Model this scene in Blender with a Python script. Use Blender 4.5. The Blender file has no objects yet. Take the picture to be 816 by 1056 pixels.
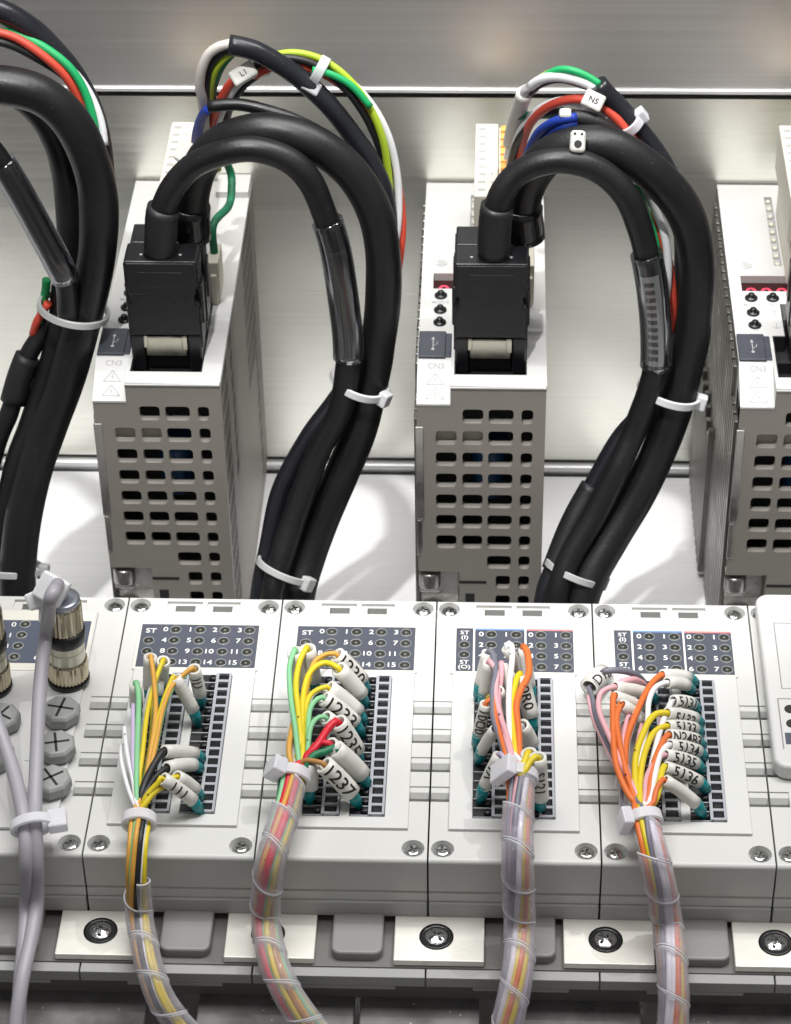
import bpy, bmesh, math, random
from mathutils import Vector, Matrix, noise
random.seed(7)
S = 0.001                      # everything below is written in millimetres
PI = math.pi
scene = bpy.context.scene
COL = scene.collection

# ------------------------------------------------------------------ camera
CP = Vector((0.0, 0.0, 495.17)); PITCH, YAW, ROLL, FL = .6707, .0479, -.0182, 2583.6
FW = Vector((-math.sin(YAW)*math.cos(PITCH), math.cos(YAW)*math.cos(PITCH), -math.sin(PITCH)))
r0 = Vector((math.cos(YAW), math.sin(YAW), 0)); u0 = r0.cross(FW)
RT = r0*math.cos(ROLL)+u0*math.sin(ROLL); UP = u0*math.cos(ROLL)-r0*math.sin(ROLL)
cd = bpy.data.cameras.new('camera'); cam = bpy.data.objects.new('camera', cd); COL.objects.link(cam)
cam.matrix_world = Matrix(((RT.x, UP.x, -FW.x, CP.x*S), (RT.y, UP.y, -FW.y, CP.y*S), (RT.z, UP.z, -FW.z, CP.z*S), (0, 0, 0, 1)))
cd.sensor_fit = 'HORIZONTAL'; cd.sensor_width = 36; cd.lens = 36*FL/816
cd.clip_start = .02; cd.clip_end = 50
scene.camera = cam
cd.dof.use_dof = True; cd.dof.focus_distance = .70; cd.dof.aperture_fstop = 50

def ray(px, py): return FW+RT*((px-408)/FL)-UP*((py-528)/FL)
def onz(px, py, z):
    d = ray(px, py); return CP+d*((z-CP.z)/d.z)
def ony(px, py, y):
    d = ray(px, py); return CP+d*((y-CP.y)/d.y)

# ------------------------------------------------------------------ materials
MATS = {}
def mat(name, color, rough=.5, metal=0., spec=.5, bump=0., bscale=600., var=0., vscale=40., coat=0., emis=None, estr=0., aniso=False, stretch=(1,1,1), sss=0.):
    m = bpy.data.materials.new(name); m.use_nodes = True
    nt = m.node_tree; b = nt.nodes['Principled BSDF']
    b.inputs['Base Color'].default_value = (*color, 1); b.inputs['Roughness'].default_value = rough
    b.inputs['Metallic'].default_value = metal; b.inputs['Specular IOR Level'].default_value = spec
    b.inputs['Coat Weight'].default_value = coat
    tc = nt.nodes.new('ShaderNodeTexCoord'); mp = nt.nodes.new('ShaderNodeMapping'); mp.inputs['Scale'].default_value = stretch
    geo = nt.nodes.new('ShaderNodeNewGeometry'); nt.links.new(geo.outputs['Position'], mp.inputs['Vector'])
    if bump:
        n = nt.nodes.new('ShaderNodeTexNoise'); n.inputs['Scale'].default_value = bscale; n.inputs['Detail'].default_value = 3
        nt.links.new(mp.outputs[0], n.inputs['Vector'])
        bp = nt.nodes.new('ShaderNodeBump'); bp.inputs['Strength'].default_value = bump; bp.inputs['Distance'].default_value = .0002
        nt.links.new(n.outputs['Fac'], bp.inputs['Height']); nt.links.new(bp.outputs[0], b.inputs['Normal'])
    if var:
        n2 = nt.nodes.new('ShaderNodeTexNoise'); n2.inputs['Scale'].default_value = vscale; n2.inputs['Detail'].default_value = 5
        nt.links.new(mp.outputs[0], n2.inputs['Vector'])
        r = nt.nodes.new('ShaderNodeMapRange'); r.inputs[1].default_value = .3; r.inputs[2].default_value = .7
        r.inputs[3].default_value = 1-var; r.inputs[4].default_value = 1+var*.4
        nt.links.new(n2.outputs['Fac'], r.inputs[0])
        mx = nt.nodes.new('ShaderNodeMix'); mx.data_type = 'RGBA'; mx.blend_type = 'MULTIPLY'; mx.inputs[0].default_value = 1
        mx.inputs[6].default_value = (*color, 1); nt.links.new(r.outputs[0], mx.inputs[7]); nt.links.new(mx.outputs[2], b.inputs['Base Color'])
        r2 = nt.nodes.new('ShaderNodeMapRange'); r2.inputs[1].default_value = .3; r2.inputs[2].default_value = .7
        r2.inputs[3].default_value = max(.02, rough*(1-var*1.2)); r2.inputs[4].default_value = min(1, rough*(1+var*1.2))
        nt.links.new(n2.outputs['Fac'], r2.inputs[0]); nt.links.new(r2.outputs[0], b.inputs['Roughness'])
    if emis:
        b.inputs['Emission Color'].default_value = (*emis, 1); b.inputs['Emission Strength'].default_value = estr
    if sss: b.inputs['Subsurface Weight'].default_value = sss; b.inputs['Subsurface Radius'].default_value = (.003, .003, .003)
    MATS[name] = m; return m
def specks(name, scale, rad, col, amt=1.):
    m = MATS[name]; nt = m.node_tree; b = nt.nodes['Principled BSDF']
    geo = [n for n in nt.nodes if n.type == 'NEW_GEOMETRY'][0]
    v = nt.nodes.new('ShaderNodeTexVoronoi'); v.inputs['Scale'].default_value = scale; nt.links.new(geo.outputs['Position'], v.inputs['Vector'])
    lt = nt.nodes.new('ShaderNodeMath'); lt.operation = 'LESS_THAN'; lt.inputs[1].default_value = rad; nt.links.new(v.outputs['Distance'], lt.inputs[0])
    ml = nt.nodes.new('ShaderNodeMath'); ml.operation = 'MULTIPLY'; ml.inputs[1].default_value = amt; nt.links.new(lt.outputs[0], ml.inputs[0])
    mx = nt.nodes.new('ShaderNodeMix'); mx.data_type = 'RGBA'; nt.links.new(ml.outputs[0], mx.inputs[0]); l = b.inputs['Base Color'].links
    if l: nt.links.new(l[0].from_socket, mx.inputs[6])
    else: mx.inputs[6].default_value = b.inputs['Base Color'].default_value
    mx.inputs[7].default_value = (*col, 1); nt.links.new(mx.outputs[2], b.inputs['Base Color'])
def brushed(name, color, rough, dark, scale=(3, 900, 900), blot=.12, metal=1., aniso=.8):
    m = mat(name, color, rough, metal); nt = m.node_tree; b = nt.nodes['Principled BSDF']
    geo = [n for n in nt.nodes if n.type == 'NEW_GEOMETRY'][0]
    mp = nt.nodes.new('ShaderNodeMapping'); mp.inputs['Scale'].default_value = scale; nt.links.new(geo.outputs['Position'], mp.inputs[0])
    n = nt.nodes.new('ShaderNodeTexNoise'); n.inputs['Scale'].default_value = 1; n.inputs['Detail'].default_value = 4; nt.links.new(mp.outputs[0], n.inputs['Vector'])
    n2 = nt.nodes.new('ShaderNodeTexNoise'); n2.inputs['Scale'].default_value = 14; n2.inputs['Detail'].default_value = 3; nt.links.new(geo.outputs['Position'], n2.inputs['Vector'])
    r = nt.nodes.new('ShaderNodeMapRange'); r.inputs[1].default_value = .3; r.inputs[2].default_value = .7; r.inputs[3].default_value = dark; r.inputs[4].default_value = 1.05; nt.links.new(n.outputs['Fac'], r.inputs[0])
    r3 = nt.nodes.new('ShaderNodeMapRange'); r3.inputs[1].default_value = .3; r3.inputs[2].default_value = .7; r3.inputs[3].default_value = 1-blot; r3.inputs[4].default_value = 1.03; nt.links.new(n2.outputs['Fac'], r3.inputs[0])
    mu = nt.nodes.new('ShaderNodeMath'); mu.operation = 'MULTIPLY'; nt.links.new(r.outputs[0], mu.inputs[0]); nt.links.new(r3.outputs[0], mu.inputs[1])
    mx = nt.nodes.new('ShaderNodeMix'); mx.data_type = 'RGBA'; mx.blend_type = 'MULTIPLY'; mx.inputs[0].default_value = 1
    mx.inputs[6].default_value = (*color, 1); nt.links.new(mu.outputs[0], mx.inputs[7]); nt.links.new(mx.outputs[2], b.inputs['Base Color'])
    bp = nt.nodes.new('ShaderNodeBump'); bp.inputs['Strength'].default_value = .10; bp.inputs['Distance'].default_value = .0001
    nt.links.new(n.outputs['Fac'], bp.inputs['Height']); nt.links.new(bp.outputs[0], b.inputs['Normal'])
    b.inputs['Anisotropic'].default_value = aniso
    tg = nt.nodes.new('ShaderNodeCombineXYZ'); tg.inputs[0].default_value = 1; nt.links.new(tg.outputs[0], b.inputs['Tangent'])
    r4 = nt.nodes.new('ShaderNodeMapRange'); r4.inputs[3].default_value = rough-.08; r4.inputs[4].default_value = rough+.1; nt.links.new(n.outputs['Fac'], r4.inputs[0]); nt.links.new(r4.outputs[0], b.inputs['Roughness'])
    return m
def milky(name, color, alpha, rough=.25):
    m = bpy.data.materials.new(name); m.use_nodes = True; nt = m.node_tree; b = nt.nodes['Principled BSDF']
    b.inputs['Base Color'].default_value = (*color, 1); b.inputs['Roughness'].default_value = rough
    tr = nt.nodes.new('ShaderNodeBsdfTransparent'); tr.inputs[0].default_value = (.97, .96, .98, 1)
    tl = nt.nodes.new('ShaderNodeBsdfTranslucent'); tl.inputs[0].default_value = (*color, 1)
    m1 = nt.nodes.new('ShaderNodeMixShader'); m1.inputs[0].default_value = .35
    nt.links.new(b.outputs[0], m1.inputs[1]); nt.links.new(tl.outputs[0], m1.inputs[2])
    lw = nt.nodes.new('ShaderNodeLayerWeight'); lw.inputs[0].default_value = .35
    geo = nt.nodes.new('ShaderNodeNewGeometry'); n = nt.nodes.new('ShaderNodeTexNoise'); n.inputs['Scale'].default_value = 260; nt.links.new(geo.outputs['Position'], n.inputs['Vector'])
    ad = nt.nodes.new('ShaderNodeMath'); ad.operation = 'MULTIPLY_ADD'; nt.links.new(lw.outputs['Facing'], ad.inputs[0]); ad.inputs[1].default_value = .6; ad.inputs[2].default_value = alpha-.12
    a2 = nt.nodes.new('ShaderNodeMath'); a2.operation = 'MULTIPLY_ADD'; a2.use_clamp = True; nt.links.new(n.outputs['Fac'], a2.inputs[0]); a2.inputs[1].default_value = .24; nt.links.new(ad.outputs[0], a2.inputs[2])
    mx = nt.nodes.new('ShaderNodeMixShader'); nt.links.new(a2.outputs[0], mx.inputs[0]); nt.links.new(tr.outputs[0], mx.inputs[1]); nt.links.new(m1.outputs[0], mx.inputs[2])
    nt.links.new(mx.outputs[0], nt.nodes['Material Output'].inputs[0]); MATS[name] = m; return m

mat('module_plastic', (.57, .57, .555), .42, bump=.25, bscale=2500, var=.05, vscale=25)
mat('lid_plastic', (.60, .60, .59), .38, bump=.2, bscale=2500, var=.04, vscale=25)
mat('window_plastic', (.68, .665, .60), .22, var=.03)
mat('base_plastic', (.42, .42, .415), .5, bump=.25, bscale=2000, var=.08, vscale=60)
mat('drive_white', (.55, .55, .54), .45, bump=.25, bscale=2500, var=.03)
mat('drive_grey', (.30, .28, .25), .5, bump=.35, bscale=1800, var=.05, vscale=50)
mat('drive_print', (.36, .36, .36), .6)
mat('panel_slate', (.062, .07, .095), .5, var=.06)
mat('usb_slate', (.045, .05, .066), .45, bump=.2, var=.08)
mat('print_white', (.8, .8, .78), .5)
mat('led_rim', (.27, .28, .28), .3)
mat('led_lens', (.035, .036, .032), .2, var=.1)
mat('led_chip', (.20, .21, .17), .3)
mat('panel_blue', (.16, .27, .50), .4); mat('panel_red', (.55, .20, .22), .4)
mat('black_plastic', (.008, .008, .010), .32, bump=.35, bscale=1200, var=.15, vscale=80)
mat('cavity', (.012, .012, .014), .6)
mat('cable_black', (.008, .008, .0095), .42, bump=.35, bscale=900, var=.22, vscale=45)
mat('cable_sheen', (.014, .015, .020), .3, bump=.2, bscale=700, var=.2, vscale=60)
mat('shrink_black', (.014, .014, .016), .5, bump=.4, bscale=900, var=.15, vscale=80)
mat('boot_black', (.015, .015, .016), .16, bump=.2, bscale=500)
mat('cream', (.64, .61, .52), .45, bump=.2, var=.04)
mat('orange_lever', (.85, .42, .10), .4)
mat('nickel_shell', (.66, .64, .54), .35, 1., var=.15, vscale=200)
mat('chrome', (.82, .82, .83), .14, 1., bump=.3, bscale=900)
mat('screw_metal', (.74, .74, .72), .16, 1., bump=.6, bscale=700, var=.2, vscale=400)
mat('gold_nickel', (.60, .53, .40), .24, 1., bump=.3, bscale=500, var=.12, vscale=150)
mat('connector_blue', (.42, .45, .52), .28, .85)
mat('alu', (.58, .57, .55), .38, 1., bump=.5, bscale=500, var=.25, vscale=120)
mat('heat_sink', (.22, .215, .20), .36, .8, bump=.4, bscale=500, var=.25, vscale=90)
mat('plate_metal', (.80, .785, .73), .45, .3, bump=.2, bscale=900, var=.08, vscale=70)
mat('cap_grey', (.30, .31, .30), .5, bump=.5, bscale=900, var=.1, vscale=90)
mat('cable_grey', (.34, .33, .37), .45, bump=.2, bscale=600, var=.08, vscale=70)
mat('tie_nylon', (.74, .74, .76), .35, sss=.3, var=.05, vscale=100)
mat('tie_grey', (.50, .50, .50), .35, sss=.2)
mat('marker_tube', (.66, .65, .61), .42, bump=.25, bscale=900, var=.08, vscale=130)
mat('print_black', (.01, .01, .01), .6)
mat('ferrule_teal', (.0, .20, .22), .3, var=.08)
mat('terminal_grey', (.36, .375, .41), .4, bump=.2, var=.05)
mat('duct_dark', (.17, .165, .165), .42, bump=.5, bscale=400, var=.35, vscale=90)
mat('foot_grey', (.25, .245, .24), .5, bump=.25, var=.08)
mat('rail_grey', (.15, .14, .135), .5, 0., bump=.3, var=.08)
mat('capacitor_blue', (.01, .07, .20), .35); mat('circuit_metal', (.5, .5, .48), .3, .8)
mat('display_glass', (.035, .006, .008), .12)
mat('digit_red', (.8, .04, .08), .4, emis=(1, .06, .14), estr=.7)
WC = dict(yellow=(.66, .52, .015), orange=(.62, .32, .05), deep_orange=(.66, .15, .03), mint=(.22, .52, .27), green=(.01, .38, .12), dark_green=(.01, .17, .08),
          white=(.74, .74, .76), grey=(.16, .16, .20), black=(.012, .012, .014), red=(.62, .07, .04), crimson=(.62, .01, .03), pink=(.66, .36, .40), blue=(.01, .04, .32),
          brown=(.40, .19, .05), lime=(.40, .56, .03), cream_white=(.62, .58, .55), lilac=(.50, .42, .60))
for k, c in WC.items(): mat('wire_'+k, c, .5, bump=.2, bscale=700, var=.06, vscale=120)
for k in ('yellow', 'mint', 'pink', 'deep_orange', 'white', 'orange'): specks('wire_'+k, 170, .075, (.03, .02, .02), .85)
specks('cable_black', 420, .09, (.10, .10, .11), .35); specks('cable_sheen', 420, .09, (.12, .12, .13), .35); specks('black_plastic', 300, .06, (.12, .12, .13), .3)
specks('module_plastic', 260, .035, (.38, .36, .32), .5); specks('lid_plastic', 240, .035, (.38, .36, .32), .5); specks('duct_dark', 220, .08, (.5, .5, .5), .6)
milky('spiral_film', (.76, .75, .82), .09, .10)
def clear(name):
    m = bpy.data.materials.new(name); m.use_nodes = True; nt = m.node_tree
    tr = nt.nodes.new('ShaderNodeBsdfTransparent'); tr.inputs[0].default_value = (.86, .87, .89, 1)
    gl = nt.nodes.new('ShaderNodeBsdfGlossy'); gl.inputs[0].default_value = (.9, .9, .92, 1); gl.inputs['Roughness'].default_value = .13
    fr = nt.nodes.new('ShaderNodeLayerWeight'); fr.inputs[0].default_value = .25
    ma = nt.nodes.new('ShaderNodeMath'); ma.operation = 'MULTIPLY_ADD'; nt.links.new(fr.outputs['Fresnel'], ma.inputs[0]); ma.inputs[1].default_value = .7; ma.inputs[2].default_value = .05
    mx = nt.nodes.new('ShaderNodeMixShader'); nt.links.new(ma.outputs[0], mx.inputs[0]); nt.links.new(tr.outputs[0], mx.inputs[1]); nt.links.new(gl.outputs[0], mx.inputs[2])
    nt.links.new(mx.outputs[0], nt.nodes['Material Output'].inputs[0]); MATS[name] = m
clear('clear_sleeve')
milky('tie_clear', (.86, .86, .90), .74, .25)
brushed('wall_metal', (.93, .93, .86), .30, .97, metal=.95, blot=.05, aniso=.35)
brushed('floor_metal', (.90, .90, .91), .40, .98, metal=.0, blot=.03, aniso=.3)
brushed('upper_metal', (.84, .835, .83), .40, .95, metal=.95, aniso=.5)
mat('trim_metal', (.82, .82, .83), .35, .35)
mat('strip_metal', (.72, .72, .70), .3, .8)

# ------------------------------------------------------------------ mesh helpers
class MB:
    def __init__(s): s.bm = bmesh.new(); s.slot = 0
    def face(s, pts, sm=False):
        f = s.bm.faces.new([s.bm.verts.new(Vector(p)) for p in pts]); f.smooth = sm; f.material_index = s.slot; return f
    def box(s, x0, x1, y0, y1, z0, z1, mtx=None):
        P = [Vector((x, y, z)) for x in (x0, x1) for y in (y0, y1) for z in (z0, z1)]
        if mtx: P = [mtx @ p for p in P]
        v = [s.bm.verts.new(p) for p in P]
        for q in ((0,1,3,2),(4,6,7,5),(0,4,5,1),(2,3,7,6),(0,2,6,4),(1,5,7,3)):
            f = s.bm.faces.new([v[i] for i in q]); f.material_index = s.slot
        return s
    def prism(s, poly, axis, a, b):
        # poly in the two other axes (in x,y,z order), extruded a..b along axis
        def mk(p, t):
            l = list(p); l.insert(axis, t); return Vector(l)
        A = [s.bm.verts.new(mk(p, a)) for p in poly]; B = [s.bm.verts.new(mk(p, b)) for p in poly]; n = len(poly)
        fs = [s.bm.faces.new(A[::-1]), s.bm.faces.new(B)]
        for i in range(n): fs.append(s.bm.faces.new([A[i], A[(i+1) % n], B[(i+1) % n], B[i]]))
        for f in fs: f.material_index = s.slot
        return s
    def grid(s, rows, close_u=False, cap=False, sm=True):
        V = [[s.bm.verts.new(p) for p in r] for r in rows]; n = len(V[0])
        for i in range(len(V)-1):
            for j in range(n if close_u else n-1):
                f = s.bm.faces.new([V[i][j], V[i][(j+1) % n], V[i+1][(j+1) % n], V[i+1][j]]); f.smooth = sm; f.material_index = s.slot
        if cap:
            for r in (V[0][::-1], V[-1]):
                f = s.bm.faces.new(r); f.material_index = s.slot
        return s
    def lathe(s, prof, c, ax=(0,0,1), seg=28, sm=True, knurl=0, cap=True):
        ax = Vector(ax).normalized(); e1 = ax.orthogonal().normalized(); e2 = ax.cross(e1); c = Vector(c)
        rows = []
        for r, h in prof:
            rows.append([c+ax*h+(e1*math.cos(2*PI*k/seg)+e2*math.sin(2*PI*k/seg))*(r+(knurl if k % 2 else 0)) for k in range(seg)])
        return s.grid(rows, True, cap, sm)
    def tube(s, path, rad, seg=14, step=2.0, s0=0, s1=None, cap=True, wob=None):
        s1 = path.L if s1 is None else s1; n = max(2, int((s1-s0)/step)+1); rows = []
        for i in range(n):
            t = i/(n-1); p, T, N, B = path.at(s0+(s1-s0)*t); r = rad(t) if callable(rad) else rad
            rows.append([p+(N*math.cos(2*PI*k/seg)+B*math.sin(2*PI*k/seg))*r for k in range(seg)])
        return s.grid(rows, True, cap, True)
    def sleeve(s, path, ro, ri, s0, s1, seg=18, step=2.0):
        n = max(2, int((s1-s0)/step)+1)
        def ring(q, r):
            p, T, N, B = path.at(q); return [p+(N*math.cos(2*PI*k/seg)+B*math.sin(2*PI*k/seg))*r for k in range(seg)]
        rows = [ring(s0, ri)]+[ring(s0+(s1-s0)*i/(n-1), ro) for i in range(n)]+[ring(s1, ri)]
        rows += [ring(s1+(s0-s1)*i/(n-1), ri) for i in range(n)]
        return s.grid(rows, True, False, True)
class Path:
    def __init__(s, pts, sub=10):
        pts = [Vector(p) for p in pts]; P = [2*pts[0]-pts[1]]+pts+[2*pts[-1]-pts[-2]]; out = []
        for i in range(1, len(P)-2):
            a, b, c, d = P[i-1:i+3]
            for k in range(sub):
                t = k/sub; out.append(.5*((2*b)+(c-a)*t+(2*a-5*b+4*c-d)*t*t+(3*b-a-3*c+d)*t**3))
        out.append(P[-2]); s.P = out; s.D = [0.]
        for i in range(1, len(out)): s.D.append(s.D[-1]+(out[i]-out[i-1]).length)
        s.L = s.D[-1]; s.T = []
        for i in range(len(out)): s.T.append((out[min(i+1, len(out)-1)]-out[max(i-1, 0)]).normalized())
        n = Vector((.13, -.7, .7)); n = (n-s.T[0]*n.dot(s.T[0])).normalized(); s.N = [n]
        for i in range(1, len(out)):
            n = s.N[-1]; n = n-s.T[i]*n.dot(s.T[i]); s.N.append(n.normalized())
    def at(s, d):
        d = min(max(d, 0), s.L); lo, hi = 0, len(s.D)-1
        while hi-lo > 1:
            m = (lo+hi)//2
            if s.D[m] <= d: lo = m
            else: hi = m
        w = (d-s.D[lo])/max(1e-9, s.D[hi]-s.D[lo]); T = s.T[lo].lerp(s.T[hi], w).normalized(); N = s.N[lo].lerp(s.N[hi], w); N = (N-T*N.dot(T)).normalized()
        return s.P[lo].lerp(s.P[hi], w), T, N, T.cross(N)
    def near(s, p):
        i = min(range(len(s.P)), key=lambda k: (s.P[k]-p).length); return s.D[i]

def relief(m, us, vs, cell, mp, outer=None):
    """stepped plate: cell(i,j) -> height, None (open) or ('hole', poly, depth, floor)"""
    H = {}; cache = {}
    def V(u, v, h):
        k = (round(u, 4), round(v, 4), round(h, 4))
        if k not in cache: cache[k] = m.bm.verts.new(Vector(mp(u, v, h)))
        return cache[k]
    def F(vs_, sm=False):
        if len(set(vs_)) < 3: return
        try: f = m.bm.faces.new(vs_); f.material_index = m.slot; f.smooth = sm
        except ValueError: pass
    nu, nv = len(us)-1, len(vs)-1
    for i in range(nu):
        for j in range(nv):
            c = cell(i, j); h = c[1] if isinstance(c, tuple) else c; H[i, j] = h
            if h is None: continue
            a, b, c0, d = us[i], us[i+1], vs[j], vs[j+1]
            if isinstance(c, tuple):
                _, h, poly, dep, floor = c; n = len(poly)//4
                Q = [V(*p, h) for p in poly]; W = [V(*p, h-dep) for p in poly]; cor = [V(b, d, h), V(a, d, h), V(a, c0, h), V(b, c0, h)]
                for q in range(4):
                    for k in range(n-1): F([cor[q], Q[q*n+k+1], Q[q*n+k]])
                    F([cor[q], cor[(q+1) % 4], Q[((q+1)*n) % (4*n)], Q[q*n+n-1]])
                for k in range(4*n): F([Q[k], Q[(k+1) % (4*n)], W[(k+1) % (4*n)], W[k]], True)
                if floor: F(W)
            else: F([V(a, c0, h), V(b, c0, h), V(b, d, h), V(a, d, h)])
    for i in range(nu+1):
        for j in range(nv):
            l = H.get((i-1, j), outer); r = H.get((i, j), outer)
            if l is None or r is None or l == r: continue
            F([V(us[i], vs[j], l), V(us[i], vs[j+1], l), V(us[i], vs[j+1], r), V(us[i], vs[j], r)])
    for i in range(nu):
        for j in range(nv+1):
            l = H.get((i, j-1), outer); r = H.get((i, j), outer)
            if l is None or r is None or l == r: continue
            F([V(us[i], vs[j], l), V(us[i], vs[j], r), V(us[i+1], vs[j], r), V(us[i+1], vs[j], l)])
def rpoly(a, b, c, d, r, n=4):
    o = []
    for (cx, cy, a0) in ((b-r, d-r, 0), (a+r, d-r, 90), (a+r, c+r, 180), (b-r, c+r, 270)):
        for k in range(n): t = math.radians(a0+90*k/(n-1)); o.append((cx+r*math.cos(t), cy+r*math.sin(t)))
    return o

FONT_CACHE = {}
def text_polys(txt, size, cuts=0):
    k = (txt, size, cuts)
    if k in FONT_CACHE: return FONT_CACHE[k]
    cu = bpy.data.curves.new('t', 'FONT'); cu.body = txt; cu.size = size; cu.align_x = 'CENTER'; cu.align_y = 'CENTER'; cu.resolution_u = 3; cu.offset = size*.012
    ob = bpy.data.objects.new('t', cu); COL.objects.link(ob)
    me = bpy.data.meshes.new_from_object(ob.evaluated_get(bpy.context.evaluated_depsgraph_get()))
    b = bmesh.new(); b.from_mesh(me)
    if cuts:
        y = -size
        while y < size:
            bmesh.ops.bisect_plane(b, geom=b.verts[:]+b.edges[:]+b.faces[:], plane_co=(0, y, 0), plane_no=(0, 1, 0)); y += cuts
    vs = [v.co.copy() for v in b.verts]; b.verts.index_update(); fs = [[v.index for v in f.verts] for f in b.faces]
    cy = (max(v.y for v in vs)+min(v.y for v in vs))/2; cx = (max(v.x for v in vs)+min(v.x for v in vs))/2
    vs = [Vector((v.x-cx, v.y-cy, 0)) for v in vs]
    b.free(); bpy.data.objects.remove(ob); bpy.data.curves.remove(cu); bpy.data.meshes.remove(me)
    FONT_CACHE[k] = (vs, fs); return FONT_CACHE[k]
def put_text(m, txt, size, fn, cuts=0):
    vs, fs = text_polys(txt, size, cuts); V = [m.bm.verts.new(fn(v.x, v.y)) for v in vs]
    for f in fs:
        try: q = m.bm.faces.new([V[i] for i in f]); q.material_index = m.slot
        except ValueError: pass
    return min(v.x for v in vs), max(v.x for v in vs)

def obj(name, m, mats, parent=None, bevel=0, seg=2, solid=0, weld=False, angle=35, recalc=True):
    if weld: bmesh.ops.remove_doubles(m.bm, verts=m.bm.verts[:], dist=1e-3)
    if recalc: bmesh.ops.recalc_face_normals(m.bm, faces=m.bm.faces[:])
    me = bpy.data.meshes.new(name)
    off = Vector((0, 0, 0))
    if parent is None:
        zs = [v.co for v in m.bm.verts]; off = sum(zs, Vector())/len(zs); off.z = min(v.z for v in zs)
    for v in m.bm.verts: v.co = (v.co-off)*S
    m.bm.to_mesh(me); m.bm.free()
    o = bpy.data.objects.new(name, me); COL.objects.link(o)
    for mm in (mats if isinstance(mats, (list, tuple)) else [mats]): me.materials.append(MATS[mm])
    if parent is None: o.location = off*S
    else:
        r = parent; base = Vector(r.location)
        while r.parent: r = r.parent; base = Vector(r.location)
        o.parent = parent
        # the mesh is in world millimetres; a child of a child inherits its parent's already cancelled offset
        if parent.parent is None: o.matrix_parent_inverse = Matrix.Translation(-base)
    if bevel:
        bv = o.modifiers.new('bevel', 'BEVEL'); bv.width = bevel*S; bv.segments = seg; bv.limit_method = 'ANGLE'; bv.angle_limit = math.radians(angle); bv.harden_normals = False
    if solid:
        sd = o.modifiers.new('solid', 'SOLIDIFY'); sd.thickness = solid*S; sd.offset = 0
    return o
def thing(name, label, cat, loc, group=None):
    o = bpy.data.objects.new(name, None); COL.objects.link(o); o.location = Vector(loc)*S; o.empty_display_size = .01
    o['label'] = label; o['category'] = cat
    if group: o['group'] = group
    return o
def tag(o, label, cat, group=None):
    o['label'] = label; o['category'] = cat
    if group: o['group'] = group
    return o
def struct(name, m, mt, **k):
    o = obj(name, m, mt, **k); o['kind'] = 'structure'; return o
def dup(root, off, label, group=None, name=None):
    off = Vector(off)*S
    r = root.copy(); COL.objects.link(r); r.location = Vector(root.location)+off; r['label'] = label
    if group: r['group'] = group
    def rec(src, dst):
        for ch in list(src.children):
            c = ch.copy(); COL.objects.link(c); c.parent = dst; c.matrix_parent_inverse = ch.matrix_parent_inverse.copy(); rec(ch, c)
    rec(root, r); return r

# ------------------------------------------------------------------ the setting
YW = 741.0; ZF = -72.2; ZST = 86.0
m = MB(); m.box(-420, 420, 590, YW+2, ZF-3, ZF); struct('floor', m, 'floor_metal')
m = MB(); m.box(-420, 420, YW, YW+3, ZF-.5, ZST-2.5); struct('back_wall', m, 'wall_metal')
m = MB(); m.box(-420, 420, YW-.6, YW+3, ZST, ZST+120, None); struct('upper_wall', m, 'upper_metal', bevel=1.0, seg=3)
m = MB(); m.box(-420, 420, YW+3.1, YW+4, ZST-4, ZST+2); struct('wall_gap', m, 'cavity')
m = MB(); m.box(-420, 420, YW-3.6, YW-.1, ZF+.1, ZF+3.6); struct('wall_trim', m, 'trim_metal', bevel=1.5, seg=4)
m = MB(); m.box(-420, 420, YW-4.6, YW-3.62, ZF+.02, ZF+.35); m.box(-420, 420, YW-.3, YW-.02, ZF+3.5, ZF+4.4); struct('trim_gap', m, 'cavity')
m = MB(); m.box(-420, 420, YW-1.5, YW-.62, ZST-.1, ZST+1.5); struct('upper_lip', m, 'trim_metal', bevel=.8, seg=3)
m = MB(); m.box(-420, 420, 300, 600, -130, -125); struct('lower_floor', m, 'duct_dark')

# ------------------------------------------------------------------ servo drives
YD = 620.9; ZT = 51.5; DW = 39.6; DX = (-122.5, -22.74, 76.0)
ox = DX[1]
drive = thing('servo_drive', 'x', 'servo drive', (ox+20, YD+60, ZF), 'servo drives standing in a row on the metal floor')
def D(x, y, z): return Vector((ox+x, YD+y, ZT+z))
def dbox(m, a, b, c, d, e, f): return m.box(ox+a, ox+b, YD+c, YD+d, ZT+e, ZT+f)
# front vent plate, in x (u) / z (v)
cols = [(5.8, 12.3), (14.1, 20.5), (22.1, 29.8), (32.2, 35.8)]
rows = [(-14.4+i*-8.28, -9.1+i*-8.28) for i in range(12)]
us = [0, 4.9, 13.2, 21.3, 31, 36.9, DW]; vs = sorted([0, -7.7]+[r[0]-1.45 for r in rows]+[-70.5, -122])
vs = [-122]; 
for r in reversed(rows): vs += [r[0]-1.4, r[1]+1.4]
vs = sorted(set([round(v, 3) for v in vs+[-0.0]])); 
def cell_front(i, j):
    a, b = vs[j], vs[j+1]; mid = (a+b)/2
    k = [q for q, r in enumerate(rows) if abs((r[0]+r[1])/2-mid) < .5]
    if k and 1 <= i <= 4:
        k = k[0]
        ok = not (k == 0 and i == 1) and not (k >= 7 and i <= 2)
        if k >= 8 and i == 3: return ('h', 0, rpoly(25, 29.6, rows[k][0], rows[k][1], .9), 2.6, False)
        if ok: return ('h', 0, rpoly(*cols[i-1], rows[k][0], rows[k][1], 1.15), 2.6, k == 1 and i <= 2)
    if i <= 1 and b > -.01: return None
    if i <= 1 and mid < -70.6: return -14
    if i == 0 and -70 < mid < -16: return 0
    return 0
m = MB(); relief(m, us, vs, cell_front, lambda u, v, h: D(u, 0-h, v))
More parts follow.
